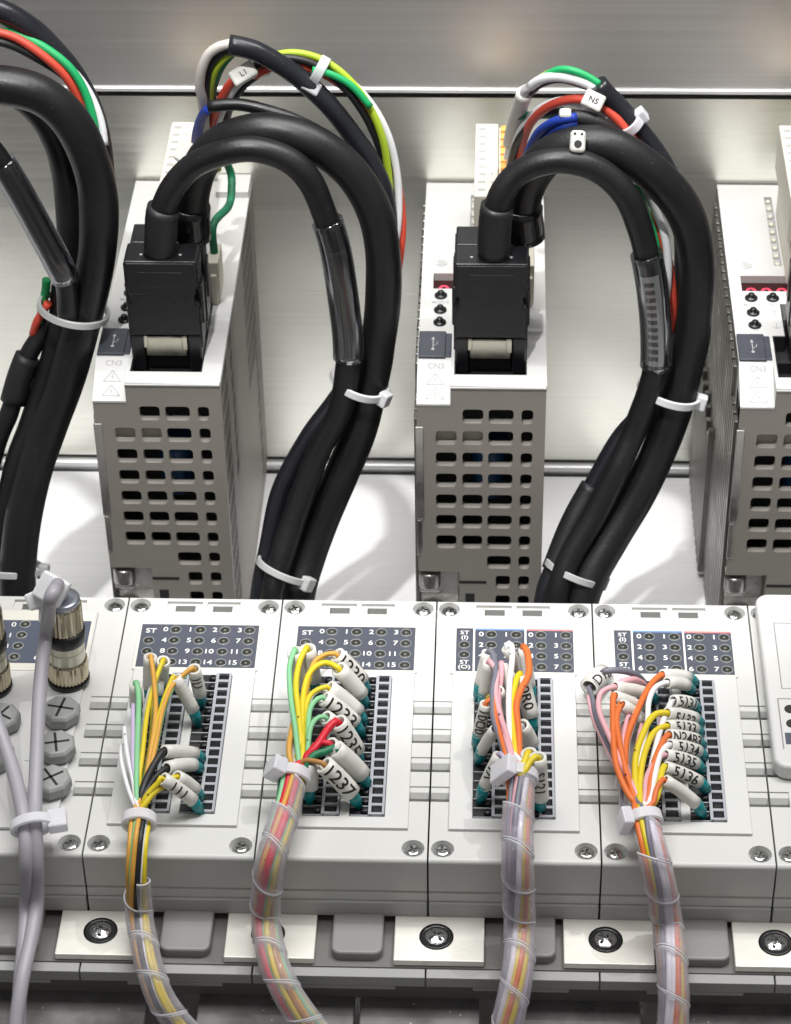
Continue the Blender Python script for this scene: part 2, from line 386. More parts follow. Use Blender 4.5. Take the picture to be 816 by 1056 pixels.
m.face([D(10.4, 0, 0), D(13.2, 0, 0), D(13.2, 0, vs[-2]), D(10.4, 0, vs[-2])])
# thickness lips and printed slot below
front = obj('vent_plate', m, 'drive_grey', drive)
m = MB(); dbox(m, 13.3, 22, -.15, .3, -78.6, -77.6); dbox(m, 15.2, 18.2, -.15, .3, -87, -83); obj('front_slot', m, 'cavity', drive)
# side shells
m = MB()
dbox(m, 0.0, DW, 118.6, 120, -122, 0)                    # back
dbox(m, 0.0, 1.2, 14.5, 118.6, -122, -.1); dbox(m, 13.6, DW-1.3, 12, 118, -123, -121)
obj('housing', m, 'drive_grey', drive)
m = MB()   # right side wall with rows of slots
ys = [0.02]; zc = [-122]
for y_ in [4+q*3.3 for q in range(5)]+[30+q*3.3 for q in range(2)]+[78+q*3.6 for q in range(9)]: ys += [y_, y_+1.5]
ys.append(118.6)
zz = [-122.0]; z = -118.0
while z < -8: zz += [z, z+6.2]; z += 8.4
zz.append(-.02)
def cell_side(i, j):
    if i % 2 == 1 and j % 2 == 1:
        if 40 > ys[i] > 25 and zz[j] < -60: return 0
        if ys[i] > 70 and not (-60 < zz[j] or ys[i] > 100): return 0
        return -1.0
    return 0
cs0 = cell_side
relief(m, ys, zz, lambda i, j: None if cs0(i, j) else 0, lambda u, v, h: D(DW+h, u, v))
obj('side_wall', m, 'drive_grey', drive)
m = MB(); dbox(m, DW-2.4, DW-1.4, .5, 118, -121, -1); obj('side_cavity', m, 'cavity', drive)
# cast heat sink with fins on the left side
m = MB(); y = 4.0
while y < 116:
    dbox(m, -1.0, .3, y, y+3.7, -121.5, -5 if y > 14 else -15.5)
    if y > 55: dbox(m, -2.8, -.3, y+.6, y+3.0, -121.5, -58-(y % 7))
    y += 4.9
dbox(m, .2, .6, 4, 118, -121.5, -16)
obj('heat_sink', m, 'heat_sink', drive, bevel=.2, seg=1)
m = MB(); dbox(m, -.5, 2.1, -.5, .6, -52, -15.8); dbox(m, -.3, 1.5, -.4, .6, -67, -52.6)
obj('metal_strip', m, 'alu', drive, bevel=.3)
m = MB(); m.prism([(ox+.3, ZT-122), (ox+13.2, ZT-122), (ox+13.2, ZT-70.8), (ox+11.9, ZT-70.8), (ox+11.9, ZT-73), (ox+.3, ZT-71.6)], 1, YD+6, YD+13.5)
rr = []
m.lathe([(3.2, 0), (3.6, 0), (3.6, 5), (3.0, 5.6)], D(3.6, 2.8, -82), (0, .2, 1), 20)
dbox(m, .4, 6.8, 1.6, 6.2, -84, -78.4); dbox(m, .4, 13.2, 1.4, 7, -96, -92)
obj('mounting_foot', m, 'alu', drive, bevel=.9, seg=3)
# inner works seen through the vents
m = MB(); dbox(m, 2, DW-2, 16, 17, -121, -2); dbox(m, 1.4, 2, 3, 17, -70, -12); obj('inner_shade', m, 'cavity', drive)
m = MB(); m.lathe([(5, 0), (5.4, .5), (5.4, 22), (5, 22.5)], D(22.5, 13, -50), (0, 0, 1), 20); obj('capacitor', m, 'capacitor_blue', drive)
m = MB()
for x0, x1, zz0 in ((14.8, 29, -10.5), (23, 29, -17.5), (24, 27.6, -60.5), (25.6, 28, -43)): dbox(m, x0, x1, 6.5, 7.5, zz0-.4, zz0+.3)
obj('circuit_pins', m, 'circuit_metal', drive)
# white top cover in x (u) / y (v)
us2 = [0, 3.8, 8.7, 15.6, 17.4, 20.2, 31.8, DW]; vs2 = [13, 28, 52.8, 62.0, 68.4, 111, 119.6]
us2 = [0, 3.8, 10.4, 11.4, 15.2, 17.7, 20.3, 33.7, DW]; vs2 = [0, 5.7, 13.2, 28.2, 46, 53.2, 62.2, 68.2, 110.8, 119.8]
def cell_top(i, j):
    u = (us2[i]+us2[i+1])/2; v = (vs2[j]+vs2[j+1])/2
    if v < 13.2 and u < 10.4: return None
    if (5.7 < v < 28.2 and 11.4 < u < 33.7) or (28 < v < 46 and 15.2 < u < 33.7): return -6.0
    if 3.8 < u < 20.3 and 53.2 < v < 62.2: return -3.2
    if 15.2 < u < 17.7 and 68.2 < v < 110.8: return -1.6
    return 0
m = MB(); relief(m, us2, vs2, cell_top, lambda u, v, h: D(u, v, h))
# sloped lip with the warning signs, the 7 mm skirt in front of it
m.face([D(0, 13.2, 0), D(10.4, 13.2, 0), D(10.4, -.3, -7.0), D(0, -.3, -7.0)])
m.face([D(0, -.3, -7.0), D(10.4, -.3, -7.0), D(10.4, -.3, -7.68), D(0, -.3, -7.68)])
m.face([D(10.4, 13.2, 0), D(10.4, 0, 0), D(10.4, -.3, -7.0)])
m.face([D(0, 13.2, 0), D(0, -.3, -7.0), D(0, -.3, -7.68), D(0, 13.2, -7.68)])
m.face([D(0, -.3, -7.68), D(10.4, -.3, -7.68), D(10.4, 2, -7.68), D(0, 2, -7.68)])
m.face([D(10.4, -.25, 0.02), D(DW, -.6, -.6), D(DW, -.55, -.95), D(10.4, -.55, -.95)]); m.face([D(10.4, -.6, -.6), D(DW, -.6, -.6), D(DW, 0, .02), D(10.4, 0, .02)])
m.box(ox, ox+.15, YD+13, YD+119.6, ZT-16, ZT-.02); m.box(ox+DW+.02, ox+DW+.2, YD+.1, YD+119.7, ZT-2.2, ZT-.05)
# step panel to the right of the socket and raised rear ledge
dbox(m, 28.5, DW, 108, 119.7, 0, 2.2)
top = obj('top_cover', m, 'drive_white', drive)
m = MB(); dbox(m, 11.6, 33.5, 5.9, 28.3, -6.6, -5.9); dbox(m, 15.4, 33.5, 28.3, 45.8, -6.6, -5.9); dbox(m, 11.42, 11.8, 5.75, 28.15, -6, -.3); dbox(m, 15.22, 15.6, 28.25, 46, -6, -.3); dbox(m, 11.5, 15.3, 27.85, 28.18, -6, -.3); dbox(m, 33.3, 33.68, 5.75, 46, -6, -.3); dbox(m, 11.6, 33.5, 5.72, 6.0, -6, -.3)
obj('socket', m, 'cavity', drive)
m = MB(); m.slot = 0; dbox(m, 3.9, 20.2, 53.3, 62.1, -3.3, -2.7)
disp = obj('display', m, 'display_glass', drive)
m = MB()
for k in range(3): put_text(m, '0', 6.0, lambda x, y, k=k: D(7.2+k*4.9+x*1.25, 57.0+y, -2.62))
obj('digit', m, 'digit_red', disp)
m = MB()
for k in range(9): m.lathe([(.85, 0), (.85, .9), (.5, 1.2)], D(16.5, 70.4+k*4.85, -1.6), (0, 0, 1), 12)
obj('pin_row', m, 'cream', drive)
m = MB(); dbox(m, 15.3, 17.65, 68.3, 110.7, -1.58, -1.5); obj('pin_slot', m, 'base_plastic', drive)
for bx_, by_ in ((6.4, 48.9), (13.2, 48.9), (6.4, 40.6), (6.4, 33.6)):
    m = MB(); m.lathe([(2.0, 0), (2.05, .5), (1.75, .7), (1.15, .9), (1.0, 1.8), (.6, 2.05)], D(bx_, by_, .02), (0, 0, 1), 20); obj('button', m, 'black_plastic', drive)
m = MB(); m.lathe([(1.9, 0), (1.9, .35), (1.5, .35), (1.4, -.02)], D(6.1, 69.2-1, .02), (0, 0, 1), 20, cap=False); obj('hook_hole', m, 'drive_white', drive)
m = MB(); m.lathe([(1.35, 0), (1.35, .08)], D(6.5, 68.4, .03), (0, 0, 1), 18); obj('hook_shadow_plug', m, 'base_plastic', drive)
m = MB(); dbox(m, .2, 8.6, 13.9, 28, -.6, .9); dbox(m, 8.3, 10.4, 14.6, 27.4, -.4, .5)
usb = obj('usb_cover', m, 'usb_slate', drive, bevel=.35)
m = MB()
def pr(x, y): return D(x, y, .94)
m.face([pr(4.5, 18), pr(4.75, 18), pr(4.75, 23.5), pr(4.5, 23.5)]); m.face([pr(4.0, 23.2), pr(5.2, 23.2), pr(4.62, 24.6)])
m.face([pr(4.6, 19.5), pr(6, 20.8), pr(6, 22), pr(5.8, 22), pr(5.8, 20.9), pr(4.6, 19.8)]); m.lathe([(.55, 0), (.55, .05)], D(4.62, 17.9, .93), (0, 0, 1), 12)
obj('usb_symbol', m, 'base_plastic', usb)
# printing
m = MB()
def slope(v): return ZT if v >= 13.2 else ZT-(13.2-v)*7.0/13.5
def pt(x, y): return Vector((ox+x, YD+y, slope(y)+.06 if y < 13.2 else ZT+.05))
put_text(m, 'CN3', 2.4, lambda x, y: pt(5.7+x*1.1, 11.4+y))
put_text(m, 'MODE', 2.0, lambda x, y: pt(6.4+x, 45.4+y)); put_text(m, 'SET', 2.0, lambda x, y: pt(13.2+x, 45.4+y))
def line(a, b, w=.16):
    a = Vector((*a, 0)); b = Vector((*b, 0)); n = (b-a).normalized(); n = Vector((-n.y, n.x, 0))*w
    m.face([pt(*(q.x, q.y)) for q in (a-n, b-n, b+n, a+n)])
for cy in (7.0, 2.6):
    a, b, c = (2.9, cy-1.3), (8.3, cy-1.3), (5.6, cy+2.0); line(a, b); line(b, c); line(c, a)
    line((6.0, cy+1.0), (5.3, cy+.1), .12); line((5.3, cy+.1), (6.0, cy+.15), .12); line((6.0, cy+.15), (5.4, cy-.9), .12)
for cy, s_ in ((40.6, 1), (33.6, -1)):
    line((13.2, cy-1.6), (13.2, cy+1.6), .15); line((13.2, cy+1.6*s_), (12.2, cy+.6*s_), .15); line((13.2, cy+1.6*s_), (14.2, cy+.6*s_), .15)
obj('print', m, 'drive_print', drive)
# cream spring terminal plug at the back
m = MB(); dbox(m, 16.7, 24.2, 55, 100.5, 17.5, 33.5); dbox(m, 24.4, 28.6, 55, 100.5, 17.5, 32.2); dbox(m, 18.2, 27.5, 57, 99, 0, 17.5)
tb = obj('terminal_plug', m, 'cream', drive, bevel=.4)
m = MB()
for k in range(9):
    yy = 58+k*4.75; dbox(m, 17.9, 20.2, yy, yy+1.5, 33.48, 33.6); m.lathe([(.45, 0), (.45, .1)], D(22.3, yy+.8, 33.5), (0, 0, 1), 10)
obj('terminal_slot', m, 'drive_print', tb)
m = MB()
for k in range(9):
    yy = 57+k*4.75; dbox(m, 25.0, 28.2, yy, yy+3.4, 32.1, 34.0)
obj('release_lever', m, 'orange_lever', tb, bevel=.3)
drive['label'] = 'middle grey and white servo drive with one black plug covering half its red display'
for k, lb in ((0, 'leftmost servo drive with the black plug and its vented right side wall in view'),
              (2, 'servo drive cut by the right edge, its red display and four buttons fully in view')):
    dup(drive, (DX[k]-DX[1], 0, 0), lb)

# ------------------------------------------------------------------ black plugs on the drives
def make_plug(k, x, y, z, h, d, label, boot_r, bh, shell=True, w=21.9):
    o = Vector((DX[k]+x+(4.6 if k == 2 else 0), YD+y, ZT+z))
    t = thing('connector_plug', label, 'cable plug', (o.x+w/2, o.y+d/2, o.z), 'black plugs seated in the servo drives')
    X, Y, Z = o
    m = MB()
    prof = [(0, 9), (w, 9), (w, 12), (w, 19.5), (w-1.2, 21), (w-1.2, 25), (w, 26.5), (w, h), (0, h), (0, 26.5), (1.2, 25), (1.2, 21), (0, 19.5), (0, 12)]
    prof[0:1] = [(0, 9)]
    m.prism([(X+a, Z+b) for a, b in prof], 1, Y, Y+d)
    m.box(X, X+4.2, Y, Y+d, Z-4, Z+9); m.box(X+w-4.2, X+w, Y, Y+d, Z-4, Z+9); m.box(X+4.2, X+w-4.2, Y+3, Y+d, Z-4, Z+9)
    hs = obj('housing', m, 'black_plastic', t, bevel=.55, seg=2)
    m = MB(); m.box(X+.6, X+w-.6, Y-.35, Y+.4, Z+h-11.5, Z+h-.5); m.box(X+4, X+w-4, Y-.5, Y+.4, Z+h-9, Z+h-3.5)
    for q in (X+w-.3, X-.35):
        for j in range(5): m.box(q, q+.65, Y+1.4+j*1.7, Y+2.3+j*1.7, Z+h-9, Z+h-1.5)
        m.box(q, q+.65, Y+1, Y+d-1, Z+4, Z+18)
    obj('cover', m, 'black_plastic', t, bevel=.2)
    for q in (X-.9, X+w-1.1):
        m = MB(); m.box(q, q+2.0, Y+d*.35, Y+d*.72, Z+11, Z+25); obj('latch', m, 'black_plastic', t, bevel=.5)
    if shell:
        m = MB(); m.box(X+4.6, X+w-4.8, Y+.3, Y+3.4, Z+1.3, Z+8.2); m.box(X+w-6.2, X+w-4.4, Y-.1, Y+3, Z+3.5, Z+8.6); m.box(X+4.0, X+5.4, Y-.1, Y+3, Z+4.4, Z+8.6)
        obj('metal_shell', m, 'nickel_shell', t, bevel=.35)
        m = MB()
        for q in (X+5, X+w-5): m.lathe([(.45, 0), (.45, .15)], (q, Y+4, Z+h), (0, 0, 1), 10)
        obj('pip', m, 'base_plastic', hs)
    return t, o
for k in range(3):
    who = ('left', 'middle', 'right')[k]
    t1, o1 = make_plug(k, 11.5, 12, 0, 35.8, 10.8, ['front black plug on the leftmost drive, silver shell showing above the vents', 'front black plug beside the red display of the middle drive', 'front black plug at the right edge of the photo'][k], 4.8, 12)
    t2, o2 = make_plug(k, 11.6, 26.5, 0, 33.5, 11, ['black plug standing right behind the front plug of the leftmost drive', 'black plug standing right behind the front plug of the middle drive', 'rear black plug at the right edge, behind the front one'][k], 5.2, 14, False)
    m = MB(); c = o2+Vector((13.5, 6, 33.2)); m.lathe([(5.2, 0), (5.4, .6), (5.4, 6), (5.0, 6.6), (5.0, 7.4), (5.3, 8), (5.3, 12.5), (4.4, 13.5)], c, (.12, .05, 1), 26)
    obj('boot', m, 'boot_black', t2)

# ------------------------------------------------------------------ cables
def PY(l): return [ony(x, y, Y) for x, y, Y in l]
def cable(name, label, cat, pts, r, mt='cable_black', seg=20, group=None):
    p = Path(PY(pts) if len(pts[0]) == 3 and not isinstance(pts[0], Vector) else pts)
    ph_ = pts[0][0]; m = MB(); m.tube(p, lambda q: r*(1+.014*math.sin(q*23+ph_)+.010*math.sin(q*57+ph_*2)), seg, 2.0); b = p.at(p.L/2)[0]
    t = thing(name, label, cat, (b.x, b.y, min(q.z for q in p.P)), group); obj('jacket', m, mt, t); return t, p
def sleeve_on(t, p, s0, s1, ro, ri, mt, name='sleeve'):
    m = MB(); m.sleeve(p, ro, ri, s0, s1); return obj(name, m, mt, t)
G = 'black cables arching over the servo drives'
Z_ = lambda px, py, Y: ony(px, py, Y)
# left drive
B1 = [(165, 262, 638.5), (166, 240, 638.5), (168, 217, 639), (180, 191, 640), (202, 169, 641), (236, 156, 641), (265, 154, 641), (298, 165, 641), (320, 187, 640), (335, 221, 639), (346, 257, 638), (354, 307, 637), (359, 352, 636), (358, 385, 635), (350, 425, 633), (328, 467, 629), (305, 530, 621), (289, 580, 613), (281, 613, 607), (277, 660, 601)]
t, p = cable('signal_cable', 'thinner black cable from the leftmost drive plug with clear sleeve on its downward run', 'cable', B1, 3.9, group=G)
sleeve_on(t, p, 0, p.near(Z_(168, 214, 639)), 5.0, 3.9, 'shrink_black', 'boot')
a = p.near(Z_(339, 226, 639)); b = p.near(Z_(359, 368, 636)); sleeve_on(t, p, a, b, 4.8, 4.55, 'clear_sleeve', 'clear_sleeve'); sleeve_on(t, p, a+9, b-.8, 4.15, 3.95, 'shrink_black', 'label_wrap')
A1 = [(197, 245, 653), (196, 215, 653), (203, 180, 653), (218, 155, 652), (245, 140, 651), (280, 135, 650), (324, 148, 649), (361, 176, 648), (386, 217, 647), (395, 262, 646), (395, 312, 645), (390, 352, 644), (385, 384, 643), (373, 438, 639), (353, 488, 633), (333, 534, 627), (317, 580, 620), (308, 613, 614), (303, 660, 608)]
t, p = cable('power_cable', 'thickest black cable arching from the rear plug of the leftmost drive', 'cable', A1, 5.5, group=G)
sleeve_on(t, p, 0, p.near(Z_(197, 212, 653)), 6.3, 5.4, 'boot_black', 'boot')
C1 = [(236, 46, 664), (252, 49, 664), (269, 55, 664), (305, 77, 664), (338, 107, 663), (364, 140, 662), (384, 170, 660), (397, 205, 658), (400, 260, 656), (390, 330, 652), (368, 380, 648), (345, 415, 643), (318, 452, 637), (290, 505, 630), (277, 563, 622), (268, 613, 615), (265, 660, 610)]
t, p = cable('motor_cable', 'black cable whose cut end stands highest above the leftmost drive', 'cable', C1, 3.1, 'cable_sheen', group=G)
D1_ = [(215, 110, 660), (230, 108, 660), (250, 108, 660), (276, 114, 659), (305, 124, 658), (335, 140, 657), (362, 165, 655)]
t, p = cable('brake_cable', 'thin short black cable lying under the highest cable of the leftmost drive', 'cable', D1_, 1.9, group=G)
# middle drive
B2 = [(510, 262, 638.5), (510, 240, 638.5), (515, 206, 639), (533, 180, 641), (563, 167, 641), (594, 167, 641), (622, 178, 641), (646, 202, 640), (660, 235, 639), (668, 268, 638), (674, 306, 637), (677, 352, 636), (674, 390, 635), (655, 443, 631), (636, 486, 625), (612, 534, 619), (588, 575, 613), (575, 613, 607), (570, 660, 601)]
t, p = cable('signal_cable', 'thinner black cable from the middle drive plug with printed clear sleeve', 'cable', B2, 3.9, group=G)
sleeve_on(t, p, 0, p.near(Z_(514, 211, 639)), 5.0, 3.9, 'shrink_black', 'boot')
a = p.near(Z_(668, 262, 638)); b = p.near(Z_(675, 380, 635)); sl2 = sleeve_on(t, p, a, b, 4.9, 4.7, 'clear_sleeve', 'clear_sleeve')
m = MB(); 
def oncable(p, s, ang, r):
    q, T, N, Bn = p.at(s); n = (-FW-T*(-FW).dot(T)).normalized(); bb = T.cross(n); return q+(n*math.cos(ang)+bb*math.sin(ang))*r
for i in range(11): 
    s_ = a+8+i*2.6
    m.grid([[oncable(p, s_+q*1.5, .35+w*.35, 4.35) for w in (-1, 0, 1)] for q in (0, 1)])
obj('sleeve_print', m, 'print_black', sl2)
m = MB(); m.grid([[oncable(p, a+6+i*1.5, .35+w*.2, 4.25) for w in range(-4, 5)] for i in range(22)]); obj('paper_label', m, 'marker_tube', sl2)
A2 = [(541, 245, 653), (538, 215, 653), (545, 188, 653), (560, 166, 652), (580, 153, 651), (604, 148, 650), (635, 153, 649), (675, 180, 648), (706, 218, 647), (718, 262, 646), (718, 306, 645), (714, 345, 644), (708, 372, 643), (697, 417, 639), (678, 469, 633), (656, 513, 627), (630, 556, 620), (611, 589, 614), (600, 618, 609), (592, 660, 603)]
t, p = cable('power_cable', 'thickest black cable arching from the rear plug of the middle drive', 'cable', A2, 5.7, group=G)
sleeve_on(t, p, 0, p.near(Z_(540, 212, 653)), 6.5, 5.6, 'boot_black', 'boot')
C2 = [(616, 86, 664), (624, 96, 664), (636, 108, 664), (650, 124, 663), (669, 147, 662), (686, 172, 660), (700, 205, 658), (706, 260, 656), (702, 330, 653), (690, 380, 649), (668, 420, 644), (640, 452, 639), (612, 500, 632), (590, 540, 625), (572, 585, 617), (562, 613, 612), (556, 660, 606)]
t, p = cable('motor_cable', 'black cable whose cut end stands highest above the middle drive', 'cable', C2, 3.1, 'cable_sheen', group=G)
a = p.near(Z_(604, 512, 631)); sleeve_on(t, p, a-4, a+26, 3.9, 3.1, 'shrink_black', 'shrink_tube')
D2_ = [(589, 121, 658), (603, 123, 658), (622, 130, 658), (642, 144, 658), (660, 160, 657), (680, 180, 655)]
t, p = cable('brake_cable', 'thin short black cable between the white tag and the nylon tie, middle drive', 'cable', D2_, 2.6, group=G)
# left edge
A0 = [(-95, 150, 645), (-60, 110, 645), (-30, 92, 645), (0, 88, 645), (40, 97, 645), (70, 121, 645), (90, 157, 645), (101, 200, 644), (101, 253, 643), (93, 300, 642), (83, 340, 640), (67, 395, 636), (51, 438, 632), (37, 480, 627), (24, 535, 620), (18, 590, 612), (18, 620, 608), (18, 660, 603)]
t, p = cable('power_cable', 'thickest black cable bending down along the left edge of the photo', 'cable', A0, 5.9, group=G)
E0 = [(10, 92, 658), (32, 108, 658), (50, 130, 657), (63, 160, 656), (70, 200, 655), (72, 255, 653), (66, 300, 650), (62, 345, 647), (47, 395, 643), (32, 440, 638), (18, 480, 633), (6, 535, 626), (0, 590, 618), (-2, 660, 608)]
t, p = cable('signal_cable', 'black cable running just inside the thickest one at the left edge', 'cable', E0, 4.2, group=G)
C0 = [(-60, 6, 664), (-30, 4, 664), (0, 11, 664), (27, 26, 664), (50, 46, 664), (73, 73, 663), (90, 103, 662), (102, 140, 660), (108, 190, 658), (106, 250, 656), (96, 300, 653)]
t, p = cable('motor_cable', 'black cable crossing the top left corner above all others', 'cable', C0, 3.5, 'cable_sheen', group=G)
B0 = [(-60, 120, 634), (-30, 132, 634), (-10, 152, 634), (8, 178, 634), (24, 205, 634), (42, 238, 634), (58, 268, 634), (68, 292, 635), (70, 330, 636)]
t, p = cable('signal_cable', 'black cable in a glossy clear sleeve slanting in from the left edge', 'cable', B0, 3.3, group=G)
a = p.near(Z_(0, 166, 634)); b = p.near(Z_(64, 285, 635)); sleeve_on(t, p, a, b, 4.4, 4.2, 'clear_sleeve', 'clear_sleeve')
F0 = [(52, 326, 650), (42, 345, 648), (30, 365, 645), (20, 390, 642), (10, 425, 638), (-2, 455, 635), (-20, 520, 628)]
t, p = cable('brake_cable', 'black cable with shrink tube joint branching left below the upper tie at the left edge', 'cable', F0, 3.0, group=G)
sleeve_on(t, p, p.near(Z_(29, 366, 645)), p.near(Z_(13, 414, 640)), 4.1, 3.0, 'shrink_black', 'shrink_tube')
# lower fan of the left bundle
for dx, dy, r in ((2, 9, 3.2),):
    t, p = cable('encoder_cable', 'black cable in the left bundle between its upper and lower ties', 'cable', [(84, 300, 650), (75, 345, 649), (60, 395, 645), (43, 440, 641), (26, 490, 635), (12, 545, 627), (8, 600, 618), (8, 660, 610)], 4.0, group=G)

# loose coloured conductors
def strand(col, pts, r, label, cat='wire', group=None, name='loose_wire'):
    p = Path(PY(pts) if not isinstance(pts[0], Vector) else pts); m = MB(); m.tube(p, r, 10, 1.5)
    o = obj(name, m, 'wire_'+col); return tag(o, label, cat, group), p
def twist(pts, cols, r, R, turns, labels, group, ph=0):
    base = Path(PY(pts))
    for i, c in enumerate(cols):
        q = []
        n = 26
        for k in range(n):
            P_, T, N, B = base.at(base.L*k/(n-1)); an = ph+2*PI*i/len(cols)+2*PI*turns*k/(n-1); q.append(P_+(N*math.cos(an)+B*math.sin(an))*R)
        strand(c, q, r, labels[i], 'wire', group)
GW = 'loose conductors beside the cable arches'
twist([(262, 74, 668), (280, 64, 668), (305, 61, 668), (331, 68, 668), (357, 86, 667), (379, 112, 666), (394, 141, 665), (403, 173, 664), (408, 206, 662), (409, 240, 659), (404, 290, 655)], ['red', 'white', 'lime', 'black'], 1.15, 1.9, .8,
      ['red wire twisting down the outside of the middle arch group', 'white wire twisting down beyond the raised nylon tie', 'yellow-green wire twisting outside the arch of the leftmost drive', 'black wire twisted with red and white beyond the raised tie'], GW, .9)
strand('green', [(322, 72, 664), (340, 76, 664), (362, 88, 664), (382, 110, 663)], 1.1, 'bright green wire emerging from under the raised nylon tie', 'wire', GW)
twist([(-30, 38, 660), (0, 38, 660), (22, 44, 660), (48, 58, 659), (70, 75, 658), (86, 98, 657), (97, 125, 655), (102, 150, 653)], ['white', 'green', 'red', 'black'], 1.3, 1.9, .55,
      ['white wire at the top left corner below the high cable', 'green wire at the top left corner between white and red', 'red wire at the top left corner arching with green', 'black wire at the top left corner twisted with coloured ones'], GW, 2.2)
strand('green', [(48, 288, 648), (47, 300, 648), (42, 325, 648), (38, 345, 648)], 1.4, 'short green wire peeking out left of the upper tie at the left edge', 'wire', GW)
strand('red', [(50, 312, 646), (44, 322, 646), (38, 332, 646), (34, 345, 647)], 1.3, 'short red wire below the upper tie at the left edge', 'wire', GW)
# leftmost drive, from cable end to terminal plug
strand('cream_white', [(238, 45, 664), (226, 48, 664), (215, 56, 664), (208, 72, 664), (206, 90, 665), (209, 104, 667), (212, 140, 675), (214, 165, 680)], 1.5, 'white wire hooking out of the highest cable end above the leftmost drive', 'wire', GW)
strand('black', [(238, 50, 665), (226, 56, 665), (217, 68, 666), (213, 90, 668), (216, 130, 676), (219, 170, 682)], 1.2, 'black wire just inside the white hook above the leftmost drive', 'wire', GW)
strand('lime', [(239, 54, 666), (229, 62, 666), (221, 76, 667), (217, 98, 670), (221, 135, 678), (225, 175, 684)], 1.1, 'yellow-green wire curving inside the white hook above the leftmost drive', 'wire', GW)
strand('dark_green', [(240, 56, 667), (231, 66, 667), (224, 80, 668), (220, 98, 671), (223, 120, 676)], 1.0, 'dark green wire next to the yellow-green one above the leftmost drive', 'wire', GW)
strand('red', [(262, 72, 668), (247, 78, 668), (236, 88, 669), (226, 106, 671), (219, 125, 675), (213, 150, 680), (212, 185, 688)], 1.3, 'red wire rising from the terminal plug of the leftmost drive', 'wire', GW)
strand('white', [(262, 75, 669), (250, 82, 669), (240, 93, 670), (230, 112, 674), (222, 135, 679), (216, 165, 686)], 1.3, 'white wire beside the red one rising from the leftmost terminal plug', 'wire', GW)
strand('black', [(266, 77, 670), (254, 86, 670), (244, 98, 671), (236, 115, 676), (230, 140, 682), (224, 170, 688)], 1.2, 'black wire beside the white one rising from the leftmost terminal plug', 'wire', GW)
strand('blue', [(216, 112, 661), (210, 118, 664), (204, 133, 670), (202, 150, 678), (206, 170, 684)], 1.5, 'blue wire leaving the end of the thin cable above the leftmost drive', 'wire', GW)
strand('dark_green', [ony(222, 150, 690), ony(232, 165, 698), ony(238, 178, 700), ony(239, 192, 697), ony(236, 212, 688), Vector((DX[0]+34.3, YD+52, ZT+24)), Vector((DX[0]+34.3, YD+50, ZT+13))], 1.3, 'dark green wire curving into the small cream plug of the leftmost drive', 'wire', GW)
# cream plug beside the rear plug, on the leftmost drive and the middle one
for k in (0, 1):
    X = DX[k]+32.6; m = MB(); m.box(X, X+3.4, YD+44, YD+56, ZT+.1, ZT+15); m.box(X+.8, X+2.8, YD+42.6, YD+50, ZT+.1, ZT+11)
    tag(obj('encoder_plug', m, 'cream', bevel=.4), ['small cream plug standing right of the rear black plug, leftmost drive', 'small cream plug standing right of the rear black plug, middle drive'][k], 'cable plug', 'small cream plugs')
# middle drive
m = MB(); pz = Path(PY([(527, 148, 690), (530, 132, 686), (536, 112, 680), (541, 96, 674)])); m.sleeve(pz, 2.5, 1.5, 0, pz.L)
tag(obj('marker_sleeve', m, 'marker_tube'), 'plain white sleeve standing above the middle terminal plug', 'wire marker', 'wire markers on the drive wires')
m = MB(); m.tube(Path(PY([(524, 162, 694), (528, 145, 690), (541, 95, 674), (546, 90, 672), (560, 81, 669), (578, 79, 667), (600, 84, 665), (618, 92, 664)])), 1.5, 12, 1.5)
tag(obj('loose_wire', m, 'wire_white'), 'white wire looping from the plain sleeve to the high cable end, middle drive', 'wire', GW)
strand('black', [(530, 160, 694), (540, 108, 681), (548, 95, 674), (562, 85, 670), (580, 82, 668), (602, 88, 666), (620, 96, 665)], 1.1, 'black wire behind the white loop, middle drive', 'wire', GW)
strand('lime', [(556, 82, 672), (566, 76, 670), (580, 73, 669), (598, 76, 667), (612, 85, 665), (622, 92, 664)], 1.2, 'yellow striped wire on top of the loop above the middle drive', 'wire', GW)
strand('green', [(560, 80, 670), (576, 72, 668), (592, 73, 666), (608, 80, 665), (620, 88, 664)], 1.2, 'green wire highest on the loop above the middle drive', 'wire', GW)
strand('dark_green', [(536, 120, 680), (548, 119, 678), (562, 118, 675), (585, 118, 672)], 1.3, 'dark green wire running level behind the red wire, middle drive', 'wire', GW)
strand('red', [(535, 165, 690), (543, 135, 680), (556, 117, 673), (574, 106, 668), (594, 102, 665), (614, 106, 663), (634, 120, 661), (650, 140, 659), (664, 160, 657), (678, 190, 655)], 1.4, 'red wire arching through the white tag above the middle drive', 'wire', GW)
strand('white', [(527, 172, 693), (534, 144, 685), (547, 122, 678), (567, 108, 672), (590, 104, 668), (612, 112, 664), (632, 128, 662), (648, 148, 660)], 1.6, 'white wire just below the red arch, middle drive', 'wire', GW)
strand('black', [(524, 183, 692), (530, 156, 686), (541, 134, 680), (556, 119, 675), (580, 113, 672)], 1.2, 'black wire under the white arch left of the blue pair, middle drive', 'wire', GW)
strand('blue', [(540, 180, 676), (545, 158, 668), (555, 138, 661), (569, 127, 656), (584, 122, 654), (594, 121, 655)], 1.5, 'upper blue wire of the pair entering the thin cable, middle drive', 'wire', GW)
strand('blue', [(548, 184, 675), (553, 162, 668), (561, 146, 661), (573, 134, 656), (585, 129, 654), (594, 126, 655)], 1.4, 'lower blue wire of the pair entering the thin cable, middle drive', 'wire', GW)
